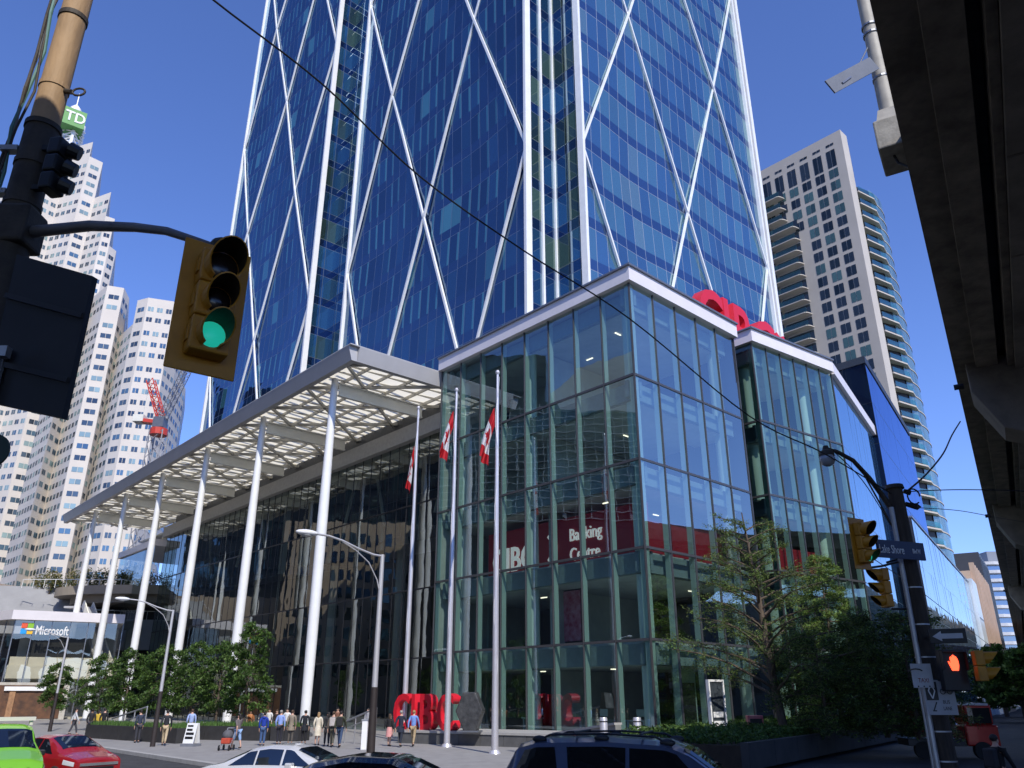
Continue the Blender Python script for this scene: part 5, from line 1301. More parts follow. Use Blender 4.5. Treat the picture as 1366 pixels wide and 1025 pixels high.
        for k in range(int(L*260)):
            x, o = random.uniform(.05, L-.05), random.uniform(-1.35, -.05); h = random.uniform(.12, .32); q = F6.pt(x, o, .95); t = random.uniform(0, 6.28); w = V((cos(t), sin(t), 0))*.03
            m.face([q-w, q+w, q+V((random.uniform(-.08, .08), random.uniform(-.08, .08), h))])
        tag(m.build('grass', mgr, T), kind='stuff')
plaza()
# ================================================================ TREES
def leafmat(name, c, c2, scale=2.5):
    return mat(name, c, .55, c2=c2, scale=scale, trans=.35, var=.2, spec=.3)
LG = [leafmat('leaf_dark', (.03, .065, .014), (.055, .105, .024)), leafmat('leaf_mid', (.06, .12, .024), (.10, .18, .04)), leafmat('leaf_light', (.085, .16, .03), (.15, .24, .05))]
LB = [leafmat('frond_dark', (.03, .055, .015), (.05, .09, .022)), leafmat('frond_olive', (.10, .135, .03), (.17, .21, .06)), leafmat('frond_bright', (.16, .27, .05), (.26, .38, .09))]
M_bark = mat('bark', (.10, .075, .055), .9, var=.35, scale=4, bump=.8, bscale=18, stretch=(2, 2, .5))
M_stake = mat('stake_wood', (.40, .27, .15), .8, var=.2)
def leaves(name, pts, size, mats, parent, weights=(.35, .4, .25), aspect=2.2, droop=.3):
    """pts: (n,3) array of leaf centres -> one mesh of small pointed faces"""
    n = len(pts); d = rng.normal(size=(n, 3)); d[:, 2] = d[:, 2]*.6-droop; d /= np.linalg.norm(d, axis=1)[:, None]
    e = rng.normal(size=(n, 3)); s = np.cross(d, e); s /= np.linalg.norm(s, axis=1)[:, None]
    sz = size*(.6+.8*rng.random(n))[:, None]
    a = pts-d*sz*.5; b = pts+s*sz/aspect*.5; c = pts+d*sz*.5; e = pts-s*sz/aspect*.5
    v = np.stack([a, b, c, e], 1).reshape(-1, 3)
    off = rootloc(parent); v = v-np.array(off)
    me = bpy.data.meshes.new(name); me.vertices.add(4*n); me.vertices.foreach_set('co', v.ravel())
    me.loops.add(4*n); me.loops.foreach_set('vertex_index', np.arange(4*n)); me.polygons.add(n)
    me.polygons.foreach_set('loop_start', np.arange(n)*4); me.polygons.foreach_set('loop_total', np.full(n, 4))
    for m in mats: me.materials.append(m)
    me.polygons.foreach_set('material_index', rng.choice(len(mats), n, p=weights)); me.update(); me.validate()
    o = bpy.data.objects.new(name, me); col.objects.link(o); o.parent = parent; return o
def tree(name, x, y, z, h, r, label, group=None, nb=26, nl=9000, size=.16, mats=None, style='round', trunk_r=.09, base=.25, weights=(.35, .4, .25), lean=0, stake=False, seed=1):
    global rng
    rs = random.Random(seed)
    T = thing(name, (x, y, z), label, 'tree', group); mats = mats or LG
    m = MB(); top = V((x+lean, y, z+h*.93))
    tr = [V((x, y, z)), V((x+lean*.3+rs.uniform(-.1, .1), y, z+h*.3)), V((x+lean*.6, y+rs.uniform(-.1, .1), z+h*.6)), top]
    m.tube(tr, [trunk_r, trunk_r*.8, trunk_r*.5, trunk_r*.12], 9)
    P_ = []; zb = z+h*base
    for k in range(nb):
        f = (k+.5)/nb; zz = zb+(h*.95+z-zb)*f if style != 'spread' else z+h*(.12+.75*f)
        i = min(2, int((zz-z)/(h*.31))); a, b = tr[i], tr[i+1]; t = (zz-a.z)/max(.01, (b.z-a.z)); o = a.lerp(b, min(1, max(0, t)))
        ang = k*2.4+rs.uniform(-.4, .4)
        if style == 'round': L = r*(.55+.45*sin(pi*min(1, .15+f*.8)))*rs.uniform(.8, 1.15); rise = .25
        elif style == 'cone': L = r*(1-f*.80)*rs.uniform(.8, 1.15); rise = .15
        elif style == 'weep': L = r*(.6+.4*sin(pi*min(1, .2+f*.75)))*rs.uniform(.75, 1.2); rise = .35
        else: L = r*(1-f*.72)*rs.uniform(.75, 1.2); rise = .55
        dv = V((cos(ang), sin(ang), 0)); pts = []
        for j in range(8):
            u = j/7; up = rise*L*u-(.55 if style == 'weep' else .25)*L*u*u+(0.1*sin(u*6+k))*.2
            pts.append(o+dv*L*u+V((rs.uniform(-.05, .05), rs.uniform(-.05, .05), up)))
        m.tube(pts, [trunk_r*.35*(1-.85*j/7)*(1-f*.5)+.006 for j in range(8)], 5)
        # twigs with leaf sprays
        nt = 5 if style != 'spread' else 7
        for q in range(nt):
            u = .25+.75*(q+rs.random()*.6)/nt; j = min(6, int(u*7)); p0 = pts[j].lerp(pts[j+1], u*7-j)
            a2 = ang+rs.uniform(-1.3, 1.3); l2 = L*rs.uniform(.18, .42)*(1.1-.4*u)+.12
            d2 = V((cos(a2), sin(a2), rs.uniform(-.45, .35) if style != 'spread' else rs.uniform(-.25, .7))); pe = p0+d2*l2+V((0, 0, -.12*l2 if style != 'weep' else -.5*l2))
            m.tube([p0, p0.lerp(pe, .5)+V((0, 0, .05*l2)), pe], [.012, .008, .004], 4)
            P_.append((np.array(p0.lerp(pe, .1)), np.array(pe), l2))
    m.build('trunk', M_bark, T, smooth='auto')
    tot = sum(p[2] for p in P_); out = []
    for p0, pe, l2 in P_:
        n = max(8, int(nl*l2/tot)); t = rng.random(n)[:, None]
        sp = (.05+.16*l2) if style != 'spread' else (.04+.09*l2)
        out.append(p0+(pe-p0)*t+rng.normal(size=(n, 3))*sp*np.array([1, 1, .75]))
    leaves('crown', np.concatenate(out), size, mats, T, weights, droop=.3 if style != 'weep' else .8, aspect=2.2 if mats is LG else 4.2)
    if stake:
        m = MB(); m.tube([(x+.25, y-.1, z), (x+.22, y-.1, z+1.9)], .04, 6); m.build('support_stake', M_stake, T)
    return T
def vegetation():
    # row of young trees in front of the canopy columns
    for k, (px, Y, h, r, lb) in enumerate(((322, 54, 6.6, 1.9, 'nearest young broadleaf tree of the canopy row, beside the crowd with its stake showing'),
                                           (285, 57, 5.6, 2.1, 'second nearest young tree of the canopy row, left of the staked one'),
                                           (248, 60, 5.8, 2.0, 'bushy young tree directly behind the sandwich board'),
                                           (205, 62, 5.6, 2.1, 'young tree crossed by the middle street lamp pole'),
                                           (160, 64, 5.4, 2.1, 'young tree between the third and fourth farthest canopy columns'),
                                           (125, 68, 5.3, 2.1, 'young tree nearest the farthest canopy columns'),
                                           (62, 82, 5.2, 1.7, 'sparse small tree standing before the glazed pavilion'))):
        p = P(px, 985, Y); tree('young_tree', p.x, p.y, .6, h*1.05, r*.80, lb, 'young trees along the canopy', nb=24, nl=6500, size=.20, style='weep', seed=k+3, stake=(k == 0), base=.22)
    # big open conifer before the annex and its neighbours
    p = P(1048, 985, 40); tree('open_larch', p.x, p.y, .9, 11.3, 5.0, 'tall open feathery tree with bare forked branches before the podium right end', nb=52, nl=30000, size=.13, mats=LB, style='spread', trunk_r=.22, base=.1, weights=(.3, .45, .25), lean=-.9, seed=21)
    p = P(1126, 985, 46); tree('bright_cypress', p.x, p.y, .9, 9.9, 3.0, 'dense bright green feathery conifer right of the open tree', nb=60, nl=42000, size=.16, mats=LB, style='cone', trunk_r=.14, base=.05, weights=(.1, .3, .6), seed=22)  # leaf weights lean to bright fronds, painting it sunlit
    p = P(1185, 985, 39); tree('shaded_cypress', p.x, p.y, .9, 5.6, 2.6, 'dark shaded bushy conifer just left of the right signal pole', nb=42, nl=24000, size=.17, mats=LB, style='round', trunk_r=.14, base=.02, weights=(.6, .3, .1), seed=23)  # this and the two below lean to dark fronds, painting in shade
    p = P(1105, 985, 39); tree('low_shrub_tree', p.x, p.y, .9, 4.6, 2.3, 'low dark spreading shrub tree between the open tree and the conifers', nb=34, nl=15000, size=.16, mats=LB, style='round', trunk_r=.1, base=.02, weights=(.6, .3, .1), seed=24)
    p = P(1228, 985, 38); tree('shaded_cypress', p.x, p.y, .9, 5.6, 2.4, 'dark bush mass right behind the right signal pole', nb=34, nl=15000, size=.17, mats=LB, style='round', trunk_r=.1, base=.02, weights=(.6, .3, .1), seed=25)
    # street trees at far right
    for k, (px, Y, h, r, lb) in enumerate(((1345, 118, 8.5, 5, 'sunlit round street tree at the far right end of the street'), (1370, 92, 8, 4.5, 'dark street tree at the right frame edge'), (1322, 150, 7, 4, 'small round tree beyond the beige office building'))):
        p = P(px, 960, Y); tree('street_tree', p.x, p.y, .1, h, r, lb, 'trees at the end of the street', nb=40, nl=12000, size=.55, style='round', trunk_r=.3, base=.2, seed=31+k)
    # roof-garden plants: willowy clumps on the deck
    mw = [leafmat('willow_dry', (.14, .13, .04), (.24, .22, .08)), leafmat('willow_green', (.08, .11, .03), (.13, .17, .05)), leafmat('willow_flower', (.30, .24, .10), (.4, .33, .15))]
    for k in range(11):
        px = 55+k*16.5+random.uniform(-4, 4); p = P(px, 775, 121+random.uniform(-2, 4)); h = random.uniform(3.2, 5.0)
        lb = 'wispy deck shrub number'
        place = ['leftmost, above the wide stairs', 'above the pavilion roof edge', 'behind the stair landing', 'behind the leftmost canopy column', 'just right of the leftmost column', 'between the two leftmost columns', 'left of the second leftmost column', 'right of the second leftmost column', 'before the third leftmost column', 'beside the low hall roof edge', 'rightmost, against the glass hall'][k]
        T = thing('deck_shrub', (p.x, p.y, 17.0), 'wispy yellow-green shrub on the raised deck, '+place, 'shrub', 'shrubs on the raised garden deck')
        m = MB(); pts = []
        for s in range(9):
            a = random.uniform(0, 6.28); e = V((p.x+cos(a)*h*.30, p.y+sin(a)*h*.3, 17+h*random.uniform(.6, 1))); b = V((p.x+cos(a)*.1, p.y+sin(a)*.1, 17)); mid = b.lerp(e, .5)+V((0, 0, h*.12))
            m.tube([b, mid, e], [.03, .02, .008], 4)
            n = 60; t = rng.random(n)[:, None]; t = .25+.75*t; pts.append(np.array(b)*(1-t)**2+2*np.array(mid)*t*(1-t)+np.array(e)*t*t+rng.normal(size=(n, 3))*.22)
        m.build('stem', M_bark, T); leaves('foliage', np.concatenate(pts), .42, mw, T, droop=.1, aspect=3)
    # raised bed along the street with ground cover
    F = Fr(8.6, 31.5, 35, 1); T = thing('raised_bed', (8.6, 31.5, .15), 'long dark raised planting bed with a retaining wall along the street under the right trees', 'planter')
    mwall = mat('bed_wall', (.06, .058, .055), .8, var=.25, scale=1)
    for k in range(16):
        m = MB(); F.box(m, k*3.0, k*3.0+2.97, -.3, 0, .15, 1.05); m.build('wall_panel', mwall, T)
    m = MB(); F.box(m, 0, 48, -6, -.3, .15, .95); m.build('soil', mat('soil', (.05, .035, .022), .95, var=.3), T)
    n = 42000; a = rng.random(n)*47.8+.1; o = -.25-rng.random(n)*5.6; zz = 1.0+rng.random(n)*.38+.12*np.sin(a*2.1)*np.cos(o*1.7)
    d = np.array(F.d); nn = np.array(F.n); pts = np.array(F.o)+a[:, None]*d+o[:, None]*nn; pts[:, 2] = zz
    tag(leaves('ground_cover', pts, .22, LG, T, (.35, .4, .25), aspect=3, droop=-.4), kind='stuff')
vegetation()
# ================================================================ PEOPLE
def skinmesh(name, verts, edges, radii, m, parent, M, lvl=1, root=0):
    me = bpy.data.meshes.new(name); me.from_pydata([tuple(M @ V(v)) for v in verts], edges, [])
    o = bpy.data.objects.new(name, me); col.objects.link(o)
    sk = o.modifiers.new('skin', 'SKIN'); sk.use_smooth_shade = True
    for i, r in enumerate(radii):
        rr = r if isinstance(r, tuple) else (r, r); me.skin_vertices[0].data[i].radius = rr
    for i in range(len(verts)): me.skin_vertices[0].data[i].use_root = (i == root)
    s = o.modifiers.new('sub', 'SUBSURF'); s.levels = lvl; s.render_levels = lvl
    dg = bpy.context.evaluated_depsgraph_get(); me2 = bpy.data.meshes.new_from_object(o.evaluated_get(dg)); me2.name = name
    bpy.data.objects.remove(o); me2.materials.clear(); me2.materials.append(m)
    o = bpy.data.objects.new(name, me2); col.objects.link(o); o.parent = parent; return o
SKIN = [mat('skin_light', (.55, .33, .24), .55, var=.08), mat('skin_tan', (.36, .20, .13), .55, var=.08), mat('skin_brown', (.16, .085, .05), .55, var=.08)]
HAIR = [mat('hair_dark', (.015, .011, .009), .6, var=.3), mat('hair_brown', (.07, .04, .02), .6, var=.3), mat('hair_grey', (.28, .26, .24), .6, var=.2), mat('hair_blond', (.32, .20, .09), .6, var=.2)]
CM = {}
def cloth(c):
    k = tuple(round(x, 3) for x in c)
    if k not in CM: CM[k] = mat('cloth_%d' % len(CM), c, .85, var=.18, scale=6, bump=.4, bscale=18)
    return CM[k]
def person(px, py, Y, label, h=1.72, face=0, top=(.1, .1, .1), legs=(.05, .05, .07), skin=0, hair=0, pose='stand', sleeves=True, skirt=False, coat=False, longhair=False, bag=None, hood=False, z=.15, group='people on the plaza', shorts=False):
    p = P(px, py, Y); s = h/1.72
    T = thing('person', (p.x, p.y, z), label, 'person', group)
    M = Matrix.Rotation(-R(face), 4, 'Z') @ Matrix.Scale(s, 4)      # person looks along +Y turned clockwise by face
    w = .17; st = {'stand': (0, 0), 'walk': (.26, -.24), 'shift': (.08, -.05)}[pose]
    LH, RH = V((-.09, 0, .90)), V((.09, 0, .90))
    def leg(hp, dy):
        kn = hp+V((0, dy*.62+.03, -.43)); an = V((hp.x, dy, .085+(.06 if dy < -.1 else 0))); toe = an+V((0, .16, -.045)); return kn, an, toe
    lk, la, lt = leg(LH, st[0]); rk, ra, rt = leg(RH, st[1])
    arm = {'stand': ((-.04, .02), (.03, .03)), 'walk': ((-.14, -.20), (.16, .24)), 'shift': ((.02, .16), (-.03, .02))}[pose]
    def armp(sx, a): sh = V((sx*.185, 0, 1.40)); el = V((sx*.235, a[0]-.02, 1.12)); wr = V((sx*.23, a[1]+.04, .87)); return sh, el, wr
    ls, le, lw = armp(-1, arm[0]); rs_, re, rw = armp(1, arm[1])
    verts = [V((0, 0, .93)), V((0, .01, 1.10)), V((0, 0, 1.30)), V((0, 0, 1.44)), V((0, .01, 1.51)), V((0, .02, 1.58)), V((0, .015, 1.66)),   # 0..6 spine, head
             LH, lk, la, lt, RH, rk, ra, rt, ls, le, lw, rs_, re, rw]
    edges = [(0, 1), (1, 2), (2, 3), (3, 4), (4, 5), (5, 6), (0, 7), (7, 8), (8, 9), (9, 10), (0, 11), (11, 12), (12, 13), (13, 14), (3, 15), (15, 16), (16, 17), (3, 18), (18, 19), (19, 20)]
    radii = [(.13, .10), (.115, .09), (.14, .10), (.09, .075), .052, (.072, .088), (.068, .085), .082, .052, .036, .03, .082, .052, .036, .03, .052, .038, .026, .052, .038, .026]
    # hands: palm and five short bent digits
    for wi, wr, sx in ((17, lw, -1), (20, rw, 1)):
        pi_ = len(verts); verts.append(wr+V((0, .015, -.075))); edges.append((wi, pi_)); radii.append((.018, .03))
        for f in range(4):
            yy = -.024+f*.017; L_ = (.055, .066, .07, .058)[3-f]
            a_ = len(verts); verts.append(wr+V((-sx*.004, .015+yy, -.115))); verts.append(wr+V((-sx*.02, .018+yy, -.115-L_))); edges += [(pi_, a_), (a_, a_+1)]; radii += [.009, .007]
        a_ = len(verts); verts.append(wr+V((-sx*.012, .055, -.075))); verts.append(wr+V((-sx*.025, .068, -.11))); edges += [(pi_, a_), (a_, a_+1)]; radii += [.010, .008]
    # nose
    a_ = len(verts); verts.append(V((0, .115, 1.60))); edges.append((5, a_)); radii.append(.012)
    sm = SKIN[skin]; body = skinmesh('body', verts, edges, radii, sm, T, M, 1)
    def part(name, idx, ed, rad, c, extra=None):
        vv = [verts[i] if isinstance(i, int) else V(i) for i in idx]
        return skinmesh(name, vv, ed, rad, c, T, M, 1)
    # trousers / skirt
    lc = cloth(legs)
    if skirt:
        m = MB(); m.lathe((0, 0, 0), [(.135, 1.02), (.165, .92), (.20, .62), (.21, .50)], 16); m.xform(Matrix.Translation((p.x, p.y, z)) @ M); m.build('skirt', lc, T, smooth='auto')
    else:
        ee = 1 if not shorts else .0
        idx = [(0, 0, .95), 7, 8, (la+V((0, 0, .03)) if not shorts else lk+V((0, 0, -.03))), 11, 12, (ra+V((0, 0, .03)) if not shorts else rk+V((0, 0, -.03)))]
        skinmesh('trousers', [V(i) if not isinstance(i, int) else verts[i] for i in idx], [(0, 1), (1, 2), (2, 3), (0, 4), (4, 5), (5, 6)], [(.145, .115), .10, .072, .055, .10, .072, .055], lc, T, M, 1)
    tc = cloth(top)
    ll = .80 if coat else .93
    idx = [V((0, 0, ll)), V((0, .01, 1.10)), V((0, 0, 1.30)), V((0, 0, 1.455)), ls, le, rs_, re]; rad = [(.165, .135), (.145, .115), (.165, .12), (.10, .085), .07, .052, .07, .052]
    ed = [(0, 1), (1, 2), (2, 3), (3, 4), (4, 5), (3, 6), (6, 7)]
    if sleeves: idx += [lw+V((0, 0, .02)), rw+V((0, 0, .02))]; rad += [.038, .038]; ed += [(5, 8), (7, 9)]
    skinmesh('jacket' if coat else 'shirt', idx, ed, rad, tc, T, M, 1)
    if coat: m = MB(); m.lathe((0, 0, 0), [(.15, .98), (.18, .86), (.20, .70)], 16); m.xform(Matrix.Translation((p.x, p.y, z)) @ M); m.build('coat_hem', tc, T, smooth='auto')
    # shoes
    for a_, t_ in ((la, lt), (ra, rt)): skinmesh('shoe', [a_+V((0, -.03, -.035)), a_+V((0, .06, -.04)), t_+V((0, .02, 0))], [(0, 1), (1, 2)], [.045, .042, .034], cloth((.02, .018, .016)), T, M, 1)
    # face details and hair
    W = Matrix.Translation((p.x, p.y, z)) @ M
    m = MB()
    for sx in (-.032, .032): m.ball((sx, .098, 1.625), .011, .008, .007, 8)
    m.xform(W); m.build('eyes', M_black, T)
    m = MB(); m.box((-.024, .098, 1.562), (.024, .107, 1.570)); m.xform(W); m.build('mouth', cloth((.25, .07, .06)), T)
    m = MB()
    for sx in (-.078, .078): m.ball((sx, .01, 1.61), .012, .02, .03, 8)
    m.xform(W); m.build('ear', sm, T, smooth=True)
    m = MB(); m.ball((0, -.012, 1.665), .088, .105, .085, 16)
    if longhair: m.ball((0, -.055, 1.56), .085, .06, .15, 12)
    m.xform(W); m.build('hair', HAIR[hair], T, smooth=True)
    if hood: m = MB(); m.ball((0, -.09, 1.46), .10, .07, .08, 10); m.xform(W); m.build('hood', tc, T, smooth=True)
    if bag:
        m = MB(); m.box((-.15, -.30, 1.02), (.15, -.14, 1.44)); m.xform(W); m.build('backpack', cloth(bag), T, bevel=.04)
    return T
def people():
    back, front = 0, 180
    L = [(519, 985, 46.6, 'woman in black jacket and pink skirt nearest the lamp pole base', dict(h=1.6, face=20, top=(.015, .015, .018), legs=(.60, .28, .26), skirt=True, longhair=True, hair=1, pose='shift')),
         (534, 985, 45.6, 'man in dark navy suit walking beside the leftmost flagpole', dict(h=1.78, face=15, top=(.015, .02, .04), legs=(.015, .02, .035), coat=True, hair=2, pose='walk')),
         (551, 985, 46.0, 'bald man in light blue shirt and khaki trousers beside the navy suit', dict(h=1.78, face=10, top=(.16, .28, .62), legs=(.35, .26, .15), hair=3, pose='walk')),
         (350, 985, 47, 'person in bright royal blue hoodie left of the waiting crowd', dict(h=1.66, face=-10, top=(.01, .04, .30), legs=(.05, .10, .22), hood=True, pose='stand')),
         (372, 985, 48, 'man in light blue shirt and dark trousers in the waiting crowd', dict(h=1.76, face=5, top=(.25, .35, .68), legs=(.02, .02, .03), hair=2, pose='stand')),
         (387, 985, 48.5, 'man in beige brown jacket right of the light blue shirt', dict(h=1.76, face=-5, top=(.24, .20, .15), legs=(.09, .08, .07), coat=True, hair=1)),
         (405, 985, 48.5, 'person all in black before the nearest white column', dict(h=1.74, face=0, top=(.010, .012, .018), legs=(.012, .012, .016), coat=True, hair=0)),
         (423, 985, 47.5, 'woman in long cream dress right of the nearest column', dict(h=1.66, face=0, top=(.62, .56, .44), legs=(.62, .56, .44), skirt=True, coat=True, longhair=True, hair=3)),
         (436, 985, 46.5, 'person in black coat leaning with a dark bag behind the cream dress', dict(h=1.68, face=-30, top=(.02, .02, .022), legs=(.03, .03, .035), coat=True, pose='shift', longhair=True)),
         (443, 985, 45.5, 'person with pale grey backpack and olive trousers right of the black coat', dict(h=1.74, face=0, top=(.10, .08, .06), legs=(.10, .095, .07), bag=(.42, .38, .36), pose='walk', hair=1)),
         (453, 985, 45.2, 'person in olive jacket and jeans at the right end of the crowd', dict(h=1.76, face=5, top=(.05, .055, .03), legs=(.04, .07, .14), bag=(.02, .02, .02), hair=0, pose='walk')),
         (347, 985, 56, 'person in white top behind the blue hoodie', dict(h=1.72, face=170, top=(.62, .60, .55), legs=(.2, .2, .2), skin=1)),
         (356, 985, 57, 'second person in white shirt facing the street behind the crowd', dict(h=1.74, face=190, top=(.68, .68, .68), legs=(.03, .03, .04), skin=0)),
         (366, 985, 56, 'woman in dark top facing the street behind the light blue shirt', dict(h=1.68, face=180, top=(.03, .02, .02), legs=(.03, .03, .03), longhair=True, hair=1)),
         (380, 985, 55, 'person in white shirt half hidden behind the beige jacket', dict(h=1.78, face=175, top=(.66, .66, .66), legs=(.05, .05, .06))),
         (331, 985, 55, 'person in orange top by the tree stake', dict(h=1.66, face=160, top=(.45, .18, .07), legs=(.28, .18, .12), skin=1, sleeves=False)),
         (316, 988, 43.5, 'person in grey top and denim shorts pushing a stroller', dict(h=1.66, face=-60, top=(.14, .12, .12), legs=(.25, .38, .60), shorts=True, sleeves=False, longhair=True, hair=0, pose='walk')),
         (252, 985, 52, 'man in pale blue shirt behind the sandwich board', dict(h=1.76, face=-20, top=(.33, .42, .68), legs=(.03, .035, .06), hair=1)),
         (219, 985, 47, 'person in dark jacket and khaki trousers right of the middle lamp', dict(h=1.78, face=-15, top=(.02, .022, .03), legs=(.48, .38, .24), pose='walk', hair=0)),
         (183, 985, 50, 'person in dark blue jacket beside the left ramp railing', dict(h=1.74, face=-40, top=(.03, .04, .07), legs=(.04, .04, .05), pose='stand')),
         (134, 985, 56, 'person in long black coat left of the ramp railing', dict(h=1.76, face=0, top=(.012, .012, .014), legs=(.02, .02, .02), coat=True)),
         (126, 985, 57, 'woman in yellow jacket and tan skirt between two people in black', dict(h=1.66, face=10, top=(.62, .42, .05), legs=(.42, .28, .18), skirt=True, longhair=True)),
         (117, 985, 56, 'person in black jacket left of the yellow jacket', dict(h=1.74, face=-10, top=(.02, .018, .02), legs=(.03, .03, .04), skin=2)),
         (95, 985, 60, 'person in white shirt between the two leftmost columns', dict(h=1.72, face=60, top=(.55, .55, .55), legs=(.05, .05, .06), pose='walk')),
         (448, 985, 60, 'person in brown top standing at the hall doors', dict(h=1.74, face=180, top=(.18, .08, .05), legs=(.04, .04, .04))),
         (489, 985, 58, 'person in grey shirt by the hall doors right of the railing', dict(h=1.74, face=200, top=(.3, .3, .32), legs=(.05, .05, .05)))]
    for px, py, Y, lb, k in L: person(px, py, Y, lb, **k)
    person(1333, 1020, 21, 'person in black clothes walking in shade at the right edge under the expressway', h=1.74, face=70, top=(.012, .012, .014), legs=(.012, .012, .016), coat=True, pose='walk', hair=0, z=0, group=None, bag=(.03, .03, .035))
    # stroller
    c = P(303, 988, 43); T = thing('stroller', (c.x, c.y, .15), 'red and grey stroller pushed along the kerb before the planter', 'stroller')
    m = MB(); m.ball((c.x, c.y, .85), .26, .3, .25, 12); m.build('canopy', cloth((.10, .10, .11)), T, smooth=True)
    m = MB(); m.box((c.x-.22, c.y-.3, .45), (c.x+.22, c.y+.25, .72)); m.build('seat', cloth((.45, .06, .03)), T, bevel=.05)
    for dx, dy in ((-.25, -.35), (.25, -.35), (-.25, .35), (.25, .35)):
        m = MB(); m.tube([(c.x+dx-.02, c.y+dy, .28), (c.x+dx+.02, c.y+dy, .28)], .13, 14); m.build('wheel', M_black, T)
    m = MB()
    for dx in (-.22, .22): m.tube([(c.x+dx, c.y-.35, .3), (c.x+dx, c.y+.1, .55), (c.x+dx, c.y+.55, 1.15)], .018, 6); m.tube([(c.x+dx, c.y+.35, .3), (c.x+dx, c.y, .6)], .018, 6)
    m.tube([(c.x-.22, c.y+.55, 1.15), (c.x+.22, c.y+.55, 1.15)], .02, 6); m.build('frame', M_gal, T)
people()
